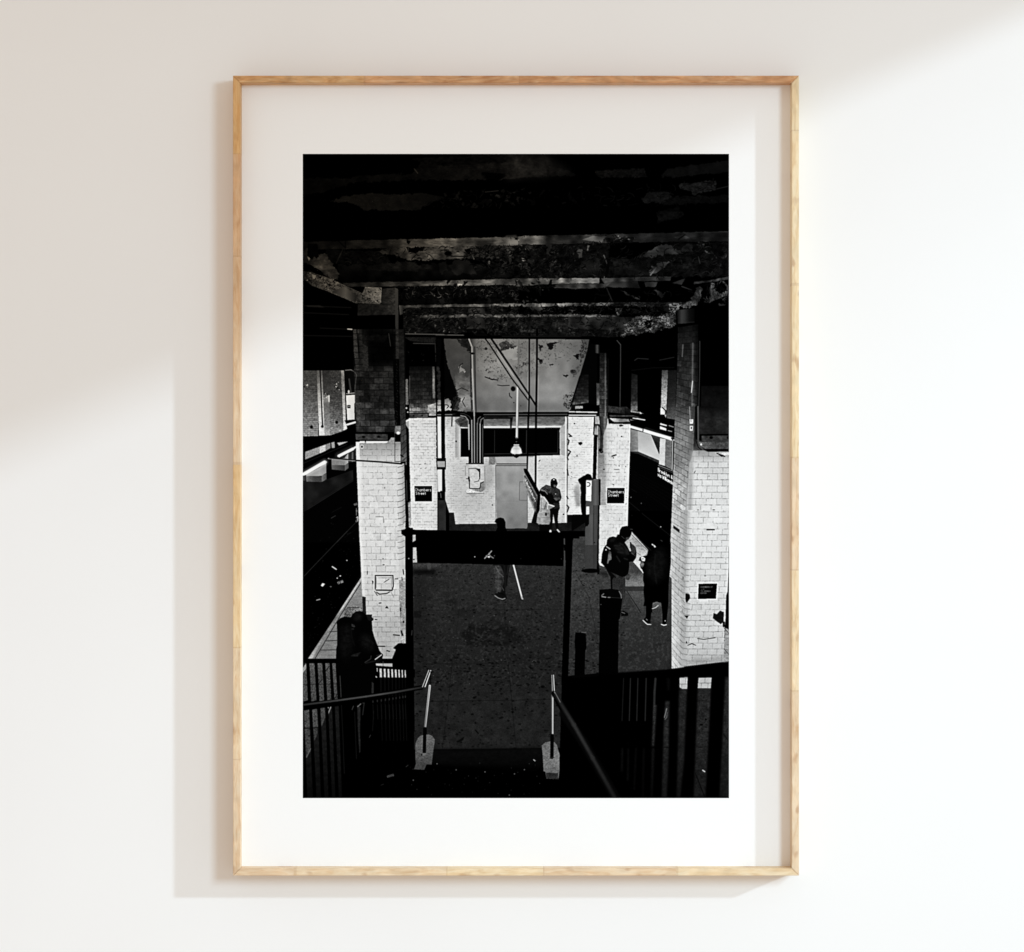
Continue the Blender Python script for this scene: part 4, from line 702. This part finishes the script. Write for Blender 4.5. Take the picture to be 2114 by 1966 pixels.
    fill('O','695,380 740,400 745,430 700,420',46,'x',.4); fill('O','900,262 970,262 960,300 980,320 950,345 920,330',22,'x',.5); line('O','690,430 705,580 740,680',8,14); fill('O','690,815 740,790 830,770 780,830 700,830',22,'xf',1.); line('O','1040,820 1100,800',16,30); line('O','1020,870 1110,805',10,225); line('O','1080,850 1130,800',8,210); line('O','880,910 960,860 965,820',11,44); line('O','890,920 1020,890',18,22,soft=2); fill('O','1110,810 1130,800 1115,870 1050,915 1030,900',8); fill('O','960,600 1010,650 980,680',14); dot('O',715,455,20,12,28)
    fill('O','1265,715 1300,680 1335,650 1380,645 1410,655 1450,648 1540,648 1560,1849 1240,1849 1255,970 1270,830 1300,735',0)
    # fence in front, left
    fill('O','33,880 110,875 480,900 480,935 33,930',0); 
    BG = [((33,80),(33,102)),((125,192),(150,220)),((235,298),(262,324)),((340,397),(370,422)),((435,480),(468,508))]
    for (a,b),(c,d) in BG:
        fill('P','%d,-2 %d,-2 %d,500 %d,520'%(a,b,d,c),('y',0,104,120,84,500,78),'fx',1.); fill('P','%d,-2 %d,-2 %d,500 %d,520'%(a,b,d,c),12,thr=(.12,'fx'),a=.8)
    fill('P','33,0 80,0 33,60',0); fill('P','33,60 75,0 80,70 33,130',140,'f',.2); line('P','350,100 390,40',9,8); line('P','255,270 300,215',9,10); line('P','470,480 510,400',9,14); line('P','33,288 500,280',9,4,a=.6); line('P','540,170 548,300 555,460',9,84,a=.7); line('P','540,1060 548,1200',6,80,a=0)
    fill('P','1028,0 1255,0 1255,45 1035,30',('x',1028,170,1255,160)); line('P','1128,0 1128,36',6,60)
    fill('P','1020,38 1260,52 1560,80 1560,190 1030,190',0)
    for x,w_ in ((1097,30),(1152,26),(1203,24),(1253,22),(1302,24),(1347,18),(1391,15),(1431,14)):
        fill('P','%d,%d %d,%d %d,192 %d,192'%(x-w_/2-3,68+(x-1097)*.07,x+w_/2-3,70+(x-1097)*.07,x+w_/2+2,x-w_/2+2),180,'f',.15)
        line('P','%d,195 %d,330 %d,440'%(x,x+2,x+2),w_*.6,12); line('P','%d,500 %d,800 %d,1050'%(x,x+12,x+20),8,18,a=.8)
    fill('P','1040,62 1052,62 1055,115 1045,110',180); fill('P','1025,165 1050,190 1030,190',210); fill('P','975,250 1000,270 1000,410 970,410',36)
    LG = [(50,122,95,172),(160,236,215,282),(268,342,325,384),(380,432,425,478),(470,522,520,568)]
    for i,(a,b,c,d) in enumerate(LG):
        fill('P','%d,%d %d,%d %d,1830 %d,1830'%(a,645-i*14,b,632-i*14,d,c),('y',600,24,1000,22,1500,15,1830,8),'x',.4)
    fill('P','50,640 118,630 128,880 60,870',76,'fx',1.); fill('P','60,890 130,890 142,1190 80,1285',68,'fx',1.); fill('P','162,630 225,618 240,860 172,870',79,'fx',1.); fill('P','178,885 240,880 232,960 190,1060',65,'fx',1.); fill('P','270,610 330,602 340,730 290,870 272,720',74,'fx',1.); 
    fill('P','50,640 340,600 340,760 140,1190 80,1285',8,thr=(.14,'fx'),a=.75); line('P','85,1280 140,1160',10,90); line('P','380,685 415,595',13,130); dot('P',378,605,9,10,200)
    fill('P','118,640 164,630 185,1900 95,1200',0,a=0.)
    for (a,c) in ((122,172),(236,282),(342,384),(432,478)):
        fill('P','%d,600 %d,600 %d,1830 %d,1830'%(a,a+38,c+48,c),0)
    for q,v in (('560,570 580,980 600,1500',22),('740,660 765,1300',22),('1000,650 985,920',20)): line('P',q,8,v)
    fill('P','775,560 820,600 815,900 820,1200 805,1230 785,900',30,'x',.3); line('P','780,590 825,550',9,120); line('P','850,540 870,540 850,700',13,44,a=.8); line('P','705,630 725,580',8,70)
    for x in (990,1050,1105,1160,1212,1262,1305,1355,1398,1432): dot('P',x,520-(x-990)*.15,9,20,36); line('P','%d,560 %d,760'%(x,x+8),8,20)
    line('P','940,1010 958,975',7,60); fill('P','1178,1530 1270,1500 1280,1535 1185,1558',44,'xf',1.); line('P','1100,1660 1135,1645',7,40); line('P','1440,1410 1470,1385',7,56)
    # frame of the stair sign
    fill('K','45,178 78,175 95,155 165,155 175,178 1815,205 1820,198 1895,198 1900,215 1957,218 1957,272 1895,270 1888,300 1835,1849 1765,1849 1815,420 1808,270 1795,268 1785,568 215,532 205,370 170,365 165,330 195,295 195,235 165,232 180,1849 95,1849 85,250 45,222',0)
    fill('K','168,232 197,232 197,292 165,310',170,'f',.2); fill('K','168,368 205,368 214,528 168,528',185,'f',.15); dot('K',180,497,8,8,30); line('K','200,300 170,350',16,0); dot('K',124,486,6,6,190); line('K','160,1260 155,1310',7,60); line('K','1797,275 1800,560',14,60); fill('K','1790,330 1815,350 1812,400 1795,400',0)
    line('K','940,485 985,440 1015,405',11,140); line('K','985,430 1000,460 1035,482',9,130); line('K','960,460 990,470',20,120,a=.7); dot('K',985,468,12,9,200); dot('K',834,468,7,7,150); dot('K',1045,456,6,6,80); dot('K',975,455,5,6,5); dot('K',1330,488,5,5,40); dot('K',1765,490,5,5,60)
    fill('K','1050,82 1060,62 1085,50 1110,45 1145,55 1165,95 1165,150 1180,190 1060,190 1078,150 1070,110 1050,95',1)
    # bins and right fence
    fill('N','345,225 500,215 600,235 630,330 620,420 600,580 585,600 575,1260 335,1270 350,600 345,400',1); fill('N','355,228 500,220 595,240 620,320 380,310',4); line('N','372,300 390,285 400,275',8,130); line('N','375,312 425,320',10,150); line('N','450,322 480,322',9,130); line('N','480,322 610,330',4,70); line('N','590,245 612,290 618,330',10,120); dot('N',365,410,5,7,90); fill('N','612,490 640,485 700,515 705,550 615,555',4); line('N','620,505 660,520',8,110)
    fill('N','45,755 175,765 185,940 170,990 160,1300 35,1300 45,970 38,900',1); line('N','120,752 178,760',6,100)
    fill('N','0,1290 160,1290 330,1262 560,1255 1160,1215 1240,1208 1950,1118 1950,1849 0,1849',0,soft=2)
    fill('K','1765,1760 1990,1730 1990,1849 1765,1849',0)
    fill('N','0,1290 330,1262 330,1300 0,1320',2)
    for q,wd,v in (('645,1325 625,1849',7,34),('730,1325 715,1849',8,50),('822,1325 808,1849',9,44),('925,1325 912,1849',12,38),('1040,1330 1028,1500 1020,1849',26,38)): line('N',q,wd,v,soft=2)
    R_ = [('1270,160 1305,170 1300,300 1280,300',8,0),('1255,420 1300,420 1290,1000 1270,1480 1215,1480 1240,640',34,1),('1410,160 1500,150 1478,700 1460,1100 1420,1480 1380,1480 1400,700',30,1),
          ('1620,160 1765,150 1740,700 1700,1480 1570,1480 1600,700',34,1),('1920,150 1960,150 1960,1480 1855,1480 1885,900',32,1),('1128,460 1158,460 1130,920 1105,920',38,0),('1105,940 1135,940 1110,1480 1095,1480',18,0),
          ('770,940 785,940 780,1200 765,1200',16,0),('840,940 850,940 845,1300 830,1300',16,0),('925,940 935,940 915,1400 905,1400',16,0),('1010,940 1022,940 1010,1480 1000,1480',14,0)]
    for s,v,g in R_: fill('R',s,('y',150,v,800,v,1100,v*.8,1480,v*.6),'xf' if g else 'f',.7,soft=3)
    bricks('R','1412,158 1502,152 1497,282 1440,282 1412,262','1400,158 1520,158 1500,282 1400,282',1.5,2,182,mort=.6,seed=31,var=.05,mw=(.06,.08)); bricks('R','1622,160 1768,155 1758,275 1615,275','1622,155 1768,155 1758,275 1615,275',2,2,178,mort=.6,seed=32,var=.05,mw=(.05,.08))
    line('R','1270,500 1245,600',9,150,a=.7); line('R','1275,540 1270,600 1250,620',7,110,a=.7); line('R','1670,1185 1692,1200',13,170); line('R','1240,930 1285,930',8,0); line('R','1590,1220 1690,1480',8,0); line('R','1105,925 1135,925',7,0); line('R','1900,780 1960,870',7,0); dot('R',1655,680,22,12,3); dot('R',1705,620,12,12,3)
    # handrails
    line('P','36,572 560,510 900,452 1650,328',62,0); line('P','36,565 500,505 900,450 1300,390 1690,320',24,('x',0,40,600,60,1100,64,1650,34),soft=2)
    line('P','1665,318 1752,92',10,190); line('P','1700,318 1778,95',10,245); line('P','1683,318 1765,95',8,12); line('P','1775,110 1772,300',9,2)
    line('P','1765,305 1700,885',27,('y',300,210,880,150)); line('P','1765,305 1695,885',7,60)
    line('Q','1662,130 1668,310',6,190); line('Q','1680,128 1690,312',7,235); line('Q','1672,132 1679,310',7,10); line('Q','1660,315 1662,790',9,110); line('Q','1671,350 1670,795',16,190); line('Q','1664,330 1664,795',5,50); 
    line('Q','1680,330 1780,520 1988,960',52,0,soft=2); line('Q','1690,320 1760,440',7,130); line('R','130,560 350,880 700,1480',100,5,soft=8); line('R','40,350 240,680 450,1050 690,1480',40,('y',300,24,700,44,1100,36,1480,24),soft=8); line('R','25,310 90,430',7,110)
    line('P','1700,890 1695,1215',48,2)
    fill('P','1670,978 1640,985 1600,1020 1570,1090 1568,1300 1575,1370 1550,1440 1500,1440 1690,1450 1720,1375 1790,1380 1810,1210 1835,1040 1800,990 1750,968',('y',968,96,1200,84,1440,58),'xf',.35); line('P','1697,890 1690,1215',46,2); fill('P','1670,1220 1720,1220 1700,1250 1660,1260',100,'x',.2); dot('P',1655,1245,9,16,10)
    fill('Q','1550,910 1590,875 1640,865 1690,872 1720,910 1735,970 1748,1010 1745,1200 1735,1285 1600,1275 1590,1200 1570,1195 1560,1020',('y',865,92,1100,110,1200,96),'xf',.35); fill('Q','1598,1210 1730,1218 1732,1285 1598,1272',40,'xf',.6); line('Q','1665,800 1662,1040',38,2); line('Q','1640,1055 1665,1040 1685,1045',7,40)
    # printing: the lens's and the printer's own sharpening and grain
    G = ART
    soft_ = blur(G.copy(), 1)
    wide = blur(soft_, 4)
    G[:] = soft_+.5*(soft_-wide)*np.clip(soft_/60., .25, 1)+.18*(soft_-blur(soft_, 16))*np.clip(soft_/90., 0, 1)
    G *= 1+(.05+.10*np.clip(1-G/90., 0, 1))*NZ['x']+.06*NZ['l']
    G += (NZ['f']*.9+NZ['m']*.6)*np.clip(G/40., .0, 1)*6
    hi = G > 226; G[hi] = 226+(G[hi]-226)*.7
    np.clip(G, 0, 255, out=G)

# ---------------------------------------------------------------- helpers
def material(name):
    m = bpy.data.materials.new(name); m.use_nodes = True
    nt = m.node_tree; return m, nt, nt.nodes['Principled BSDF']
def N(nt, t, **k):
    n = nt.nodes.new(t)
    for a, b in k.items():
        if a.startswith('i_'): n.inputs[a[2:].replace('_', ' ')].default_value = b
        else: setattr(n, a, b)
    return n
def mesh(name, verts, faces, mat, parent=None, smooth=False):
    me = bpy.data.meshes.new(name); me.from_pydata([tuple(v) for v in verts], [], faces); me.update()
    o = bpy.data.objects.new(name, me); S.collection.objects.link(o)
    me.materials.append(mat)
    if smooth: me.polygons.foreach_set('use_smooth', [True]*len(me.polygons))
    if parent: o.parent = parent; o.location = -parent.location
    return o
def box(name, x0, x1, y0, y1, z0, z1, mat, parent=None, bevel=0.):
    v = [(x,y,z) for x in (x0,x1) for y in (y0,y1) for z in (z0,z1)]
    f = [(0,1,3,2),(4,6,7,5),(0,4,5,1),(2,3,7,6),(0,2,6,4),(1,5,7,3)]
    o = mesh(name, v, f, mat, parent)
    if bevel:
        bm = bmesh.new(); bm.from_mesh(o.data); bmesh.ops.bevel(bm, geom=bm.edges[:], offset=bevel, segments=2, affect='EDGES'); bm.to_mesh(o.data); bm.free()
    return o

# ---------------------------------------------------------------- materials
def wall_paint():
    m, nt, b = material('matt_wall_paint')
    tc = N(nt, 'ShaderNodeTexCoord')
    n1 = N(nt, 'ShaderNodeTexNoise', i_Scale=1.7, i_Detail=3.); nt.links.new(tc.outputs['Object'], n1.inputs['Vector'])
    n2 = N(nt, 'ShaderNodeTexNoise', i_Scale=260., i_Detail=4., i_Roughness=.6); nt.links.new(tc.outputs['Object'], n2.inputs['Vector'])
    n3 = N(nt, 'ShaderNodeTexNoise', i_Scale=9., i_Detail=2.); nt.links.new(tc.outputs['Object'], n3.inputs['Vector'])
    cr = N(nt, 'ShaderNodeValToRGB'); cr.color_ramp.elements[0].color = (.835, .83, .825, 1); cr.color_ramp.elements[1].color = (.865, .862, .858, 1)
    cr.color_ramp.elements[0].position = .3; cr.color_ramp.elements[1].position = .7
    nt.links.new(n1.outputs[0], cr.inputs[0]); nt.links.new(cr.outputs[0], b.inputs['Base Color'])
    b.inputs['Roughness'].default_value = .9; b.inputs['Specular IOR Level'].default_value = .15
    ad = N(nt, 'ShaderNodeMath', operation='ADD'); nt.links.new(n2.outputs[0], ad.inputs[0])
    mu = N(nt, 'ShaderNodeMath', operation='MULTIPLY'); mu.inputs[1].default_value = 3.; nt.links.new(n3.outputs[0], mu.inputs[0]); nt.links.new(mu.outputs[0], ad.inputs[1])
    bp = N(nt, 'ShaderNodeBump', i_Strength=.06, i_Distance=.0006); nt.links.new(ad.outputs[0], bp.inputs['Height']); nt.links.new(bp.outputs[0], b.inputs['Normal'])
    return m
def wood(name, horiz, seed, dark, mid, pale, honey_shade=None, blotch=.88):
    """pale clear-coated timber: long grain, finger-jointed lengths, a few small knots"""
    m, nt, b = material(name)
    L = nt.links.new
    tc = N(nt, 'ShaderNodeTexCoord')
    mp = N(nt, 'ShaderNodeMapping'); mp.inputs['Location'].default_value = (seed*3.1, seed*1.7, seed*2.3)
    if not horiz: mp.inputs['Rotation'].default_value = (0, R(90), 0)
    L(tc.outputs['Object'], mp.inputs['Vector'])
    sx = N(nt, 'ShaderNodeSeparateXYZ'); L(mp.outputs[0], sx.inputs[0])
    # lengths of timber glued end to end
    wob = N(nt, 'ShaderNodeTexNoise', noise_dimensions='1D', i_Scale=2.3, i_Detail=0.); L(sx.outputs[0], wob.inputs['W'])
    wa = N(nt, 'ShaderNodeMath', operation='MULTIPLY_ADD'); wa.inputs[1].default_value = 1.6; L(wob.outputs[0], wa.inputs[0])
    ws = N(nt, 'ShaderNodeMath', operation='MULTIPLY'); ws.inputs[1].default_value = 6.5; L(sx.outputs[0], ws.inputs[0]); L(ws.outputs[0], wa.inputs[2])
    fl = N(nt, 'ShaderNodeMath', operation='FLOOR'); L(wa.outputs[0], fl.inputs[0])
    wn = N(nt, 'ShaderNodeTexWhiteNoise', noise_dimensions='1D'); L(fl.outputs[0], wn.inputs['W'])
    fr = N(nt, 'ShaderNodeMath', operation='FRACT'); L(wa.outputs[0], fr.inputs[0])
    jn = N(nt, 'ShaderNodeMath', operation='LESS_THAN'); jn.inputs[1].default_value = .012; L(fr.outputs[0], jn.inputs[0])
    # grain
    gm = N(nt, 'ShaderNodeMapping'); gm.inputs['Scale'].default_value = (26, 190, 190); L(mp.outputs[0], gm.inputs['Vector'])
    off = N(nt, 'ShaderNodeVectorMath', operation='MULTIPLY_ADD'); off.inputs[1].default_value = (40, 40, 40); L(wn.outputs['Color'], off.inputs[0]); L(gm.outputs[0], off.inputs[2])
    g1 = N(nt, 'ShaderNodeTexNoise', i_Scale=1., i_Detail=5., i_Roughness=.6, i_Distortion=1.6); L(off.outputs[0], g1.inputs['Vector'])
    km = N(nt, 'ShaderNodeMapping'); km.inputs['Scale'].default_value = (34, 75, 75); L(mp.outputs[0], km.inputs['Vector'])
    k1 = N(nt, 'ShaderNodeTexNoise', i_Scale=1., i_Detail=2.); L(km.outputs[0], k1.inputs['Vector'])
    kr = N(nt, 'ShaderNodeMapRange'); kr.inputs[1].default_value = .64; kr.inputs[2].default_value = .73; L(k1.outputs[0], kr.inputs[0])
    cr = N(nt, 'ShaderNodeValToRGB'); e = cr.color_ramp.elements
    e[0].position = .25; e[0].color = (*dark, 1); e[1].position = .75; e[1].color = (*pale, 1)
    c = e.new(.5); c.color = (*mid, 1)
    L(g1.outputs[0], cr.inputs[0])
    hs = N(nt, 'ShaderNodeHueSaturation'); 
    src = cr.outputs[0]
    if honey_shade:                                  # one end tinted redder, and darkened by shade put into the colour
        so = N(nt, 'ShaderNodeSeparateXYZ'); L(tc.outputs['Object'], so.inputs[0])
        hm = N(nt, 'ShaderNodeMapRange', interpolation_type='SMOOTHSTEP'); hm.inputs[1].default_value = honey_shade[0]; hm.inputs[2].default_value = honey_shade[1]
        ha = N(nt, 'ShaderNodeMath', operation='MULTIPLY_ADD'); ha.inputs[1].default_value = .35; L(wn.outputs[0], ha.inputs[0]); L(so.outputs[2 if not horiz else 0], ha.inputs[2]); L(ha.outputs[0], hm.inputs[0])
        hx = N(nt, 'ShaderNodeMix', data_type='RGBA', blend_type='MULTIPLY'); hx.inputs['B'].default_value = (*honey_shade[2], 1); L(hm.outputs[0], hx.inputs['Factor']); L(cr.outputs[0], hx.inputs['A'])
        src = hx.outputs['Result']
    L(src, hs.inputs['Color'])
    vr = N(nt, 'ShaderNodeMapRange'); vr.inputs[3].default_value = .93; vr.inputs[4].default_value = 1.04; L(wn.outputs[0], vr.inputs[0])
    bm_ = N(nt, 'ShaderNodeMapping'); bm_.inputs['Scale'].default_value = (22, 60, 60); L(mp.outputs[0], bm_.inputs['Vector'])
    bn = N(nt, 'ShaderNodeTexNoise', i_Scale=1., i_Detail=3., i_Distortion=2.); L(bm_.outputs[0], bn.inputs['Vector'])
    br = N(nt, 'ShaderNodeMapRange'); br.inputs[1].default_value = .3; br.inputs[2].default_value = .7; br.inputs[3].default_value = blotch; br.inputs[4].default_value = 1.06; L(bn.outputs[0], br.inputs[0])
    bv = N(nt, 'ShaderNodeMath', operation='MULTIPLY'); L(vr.outputs[0], bv.inputs[0]); L(br.outputs[0], bv.inputs[1]); L(bv.outputs[0], hs.inputs['Value'])
    hr = N(nt, 'ShaderNodeMapRange'); hr.inputs[3].default_value = .49; hr.inputs[4].default_value = .505; L(wn.outputs[0], hr.inputs[0]); L(hr.outputs[0], hs.inputs['Hue'])
    mx = N(nt, 'ShaderNodeMix', data_type='RGBA'); mx.inputs['B'].default_value = (.36, .16, .06, 1)
    ks = N(nt, 'ShaderNodeMath', operation='MULTIPLY'); ks.inputs[1].default_value = .5; L(kr.outputs[0], ks.inputs[0]); L(ks.outputs[0], mx.inputs['Factor']); L(hs.outputs[0], mx.inputs['A'])
    m2 = N(nt, 'ShaderNodeMix', data_type='RGBA'); m2.inputs['B'].default_value = (.40, .22, .10, 1)
    js = N(nt, 'ShaderNodeMath', operation='MULTIPLY'); js.inputs[1].default_value = .28; L(jn.outputs[0], js.inputs[0]); L(js.outputs[0], m2.inputs['Factor']); L(mx.outputs['Result'], m2.inputs['A'])
    L(m2.outputs['Result'], b.inputs['Base Color'])
    b.inputs['Roughness'].default_value = .5; b.inputs['Specular IOR Level'].default_value = .3
    bp = N(nt, 'ShaderNodeBump', i_Strength=.12, i_Distance=.0004); L(g1.outputs[0], bp.inputs['Height']); L(bp.outputs[0], b.inputs['Normal'])
    return m
def mat_board():
    m, nt, b = material('white_mat_board')
    tc = N(nt, 'ShaderNodeTexCoord')
    n = N(nt, 'ShaderNodeTexNoise', i_Scale=900., i_Detail=3.); nt.links.new(tc.outputs['Object'], n.inputs['Vector'])
    cr = N(nt, 'ShaderNodeValToRGB'); cr.color_ramp.elements[0].color = (.885, .883, .88, 1); cr.color_ramp.elements[1].color = (.90, .898, .895, 1)
    nt.links.new(n.outputs[0], cr.inputs[0]); nt.links.new(cr.outputs[0], b.inputs['Base Color'])
    bp = N(nt, 'ShaderNodeBump', i_Strength=.05, i_Distance=.0002); nt.links.new(n.outputs[0], bp.inputs['Height']); nt.links.new(bp.outputs[0], b.inputs['Normal'])
    b.inputs['Roughness'].default_value = .95; b.inputs['Specular IOR Level'].default_value = .05
    return m

# ---------------------------------------------------------------- the setting: the wall, and an unseen slab added to shade it
M_wall = wall_paint()
wall = box('wall', -3.2, 2.6, 0, .12, 0, 3.2, M_wall)
wall['kind'] = 'structure'
# unseen slab on the right (outside the picture), added so its edge cuts the sun
WX = 1.55
HEAD = None
def edge_z(px, py):                           # height of the slab edge whose shadow passes through this point of the wall
    return wz(py)+(WX-wx(px))*(-SUN_DIR.z)/(-SUN_DIR.x)
HEAD = edge_z(351, 704)
WIN_Y0, WIN_Y1 = -3.2, -.02
box('sun_cut_slab', WX, WX+.1, -3.3, -.001, HEAD, 3.2, M_wall)['kind'] = 'structure'

# ---------------------------------------------------------------- the picture frame
FR_Y0, FR_Y1 = -.032, -.001                   # front of the frame, back of the frame
def at(px, py, y):                            # where a point seen at this pixel lies at depth y
    k = (cam.location.y-y)/(cam.location.y-MAT_Y)
    return wx(px)*k, 1.5+(wz(py)-1.5)*k
ox0, oz1 = at(481, 156.5, FR_Y0); ox1, oz0 = at(1649.5, 1808, FR_Y0)
FW = .0078
pf = bpy.data.objects.new('picture_frame', None); S.collection.objects.link(pf)
pf.location = ((ox0+ox1)/2, FR_Y1, oz0)
pf['label'] = 'thin light wood frame on the white wall, wide mat around a black and white print'
pf['category'] = 'picture frame'
ix0, ix1, iz0, iz1 = ox0+FW, ox1-FW, oz0+FW, oz1-FW
def rail(a, b, c, d, mat, label=None):
    """mitred moulding between outer corners a, b and inner corners c (at b), d (at a); a small shadow gap at the mitre"""
    P = [a, b, c, d]
    bm = bmesh.new()
    f = [bm.verts.new((p[0], FR_Y0, p[1])) for p in P]; k = [bm.verts.new((p[0], FR_Y1, p[1])) for p in P]
    bm.faces.new(f); bm.faces.new(k[::-1])
    for i in range(4): bm.faces.new((f[i], k[i], k[(i+1)%4], f[(i+1)%4]))
    bmesh.ops.recalc_face_normals(bm, faces=bm.faces)
    es = [e for e in bm.edges if all(abs(v.co.y-FR_Y0) < 1e-6 for v in e.verts)]
    bmesh.ops.bevel(bm, geom=es, offset=.00045, segments=2, affect='EDGES')
    me = bpy.data.meshes.new('rail'); bm.to_mesh(me); bm.free(); me.materials.append(mat)
    o = bpy.data.objects.new('rail', me); S.collection.objects.link(o); o.parent = pf; o.location = -pf.location
    if label: o['label'] = label
    return o
g = .00012
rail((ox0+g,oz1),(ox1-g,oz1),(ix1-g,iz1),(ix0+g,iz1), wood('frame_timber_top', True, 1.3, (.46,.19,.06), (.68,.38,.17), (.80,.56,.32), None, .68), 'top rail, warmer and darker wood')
rail((ox1-g,oz0),(ox0+g,oz0),(ix0+g,iz0),(ix1-g,iz0), wood('frame_timber_bottom', True, 5.2, (.66,.44,.23), (.79,.62,.40), (.86,.74,.54)), 'bottom rail, pale wood')
rail((ox0,oz0+g),(ox0,oz1-g),(ix0,iz1-g),(ix0,iz0+g), wood('frame_timber_left', False, 2.6, (.66,.44,.23), (.79,.62,.40), (.86,.74,.54), (1.45, 2.05, (.82,.62,.42))), 'left rail, wood redder at the top with shade painted in, paler below')
rail((ox1,oz1-g),(ox1,oz0+g),(ix1,iz0+g),(ix1,iz1-g), wood('frame_timber_right', False, 8.9, (.66,.44,.23), (.79,.62,.40), (.86,.74,.54)), 'right rail, palest wood')
# backing board, mat with its window, print behind the window
M_mat = mat_board()
box('backing_board', ix0-.001, ix1+.001, -.008, -.0025, iz0-.001, iz1+.001, M_mat, pf)
def ring(name, X0, X1, Z0, Z1, x0, x1, z0, z1, yf, yb, bev, mat, parent):
    v = [(X0,yf,Z0),(X1,yf,Z0),(X1,yf,Z1),(X0,yf,Z1),(x0,yf,z0),(x1,yf,z0),(x1,yf,z1),(x0,yf,z1),
         (x0+bev,yb,z0+bev),(x1-bev,yb,z0+bev),(x1-bev,yb,z1-bev),(x0+bev,yb,z1-bev),(X0,yb,Z0),(X1,yb,Z0),(X1,yb,Z1),(X0,yb,Z1)]
    f = []
    for i in range(4):
        j = (i+1)%4; f += [(i,j,4+j,4+i),(4+i,4+j,8+j,8+i),(8+i,8+j,12+j,12+i),(12+i,12+j,j,i)]
    return mesh(name, v, f, mat, parent)
pxa, pza = wx(PX0), wz(PY0); pxb, pzb = wx(PX0+PWD), wz(PY0+PHT)
ring('mat', ix0-.0005, ix1+.0005, iz0-.0005, iz1+.0005, pxa, pxb, pzb, pza, MAT_Y, MAT_Y+.0012, 0., M_mat, pf)['label'] = 'wide white mat board'

# ---------------------------------------------------------------- the print
paint()
def print_material():
    img = bpy.data.images.new('print_ink', AW, AH, alpha=False, float_buffer=False)
    img.colorspace_settings.name = 'sRGB'
    a = np.clip(ART, 0, 255)/255.
    px = np.ones((AH, AW, 4), np.float32)
    # a trace of brown in the darkest upper left of the paper print
    yy = np.clip(1-np.arange(AH)/AH/.42, 0, 1)[:,None]; xx = np.clip(1.1-np.arange(AW)/AW/.75, 0, 1)[None,:]
    t = (yy*xx).astype(np.float32)
    px[...,0] = a*(1+.10*t); px[...,1] = a*(1-.02*t); px[...,2] = a*(1-.22*t)
    img.pixels.foreach_set(np.clip(px[::-1], 0, 1).ravel()); img.update(); img.pack()
    m, nt, b = material('printed_paper')
    tc = N(nt, 'ShaderNodeTexCoord'); im = N(nt, 'ShaderNodeTexImage', image=img, extension='EXTEND')
    nt.links.new(tc.outputs['UV'], im.inputs[0])
    mu = N(nt, 'ShaderNodeMix', data_type='RGBA', blend_type='MULTIPLY'); mu.inputs['Factor'].default_value = 1.; mu.inputs['B'].default_value = (.92, .92, .92, 1)
    nt.links.new(im.outputs[0], mu.inputs['A']); nt.links.new(mu.outputs['Result'], b.inputs['Base Color'])
    b.inputs['Roughness'].default_value = 1.; b.inputs['Specular IOR Level'].default_value = 0.
    return m
py_ = MAT_Y+.00015
pr = mesh('print', [(pxa,py_,pzb),(pxb,py_,pzb),(pxb,py_,pza),(pxa,py_,pza)], [(0,1,2,3)], print_material(), pf)
uv = pr.data.uv_layers.new(name='UVMap')
for i, c in enumerate(((0,0),(1,0),(1,1),(0,1))): uv.data[i].uv = c
pr['label'] = 'black and white print of an underground station platform with white tiled pillars seen from the stairs'
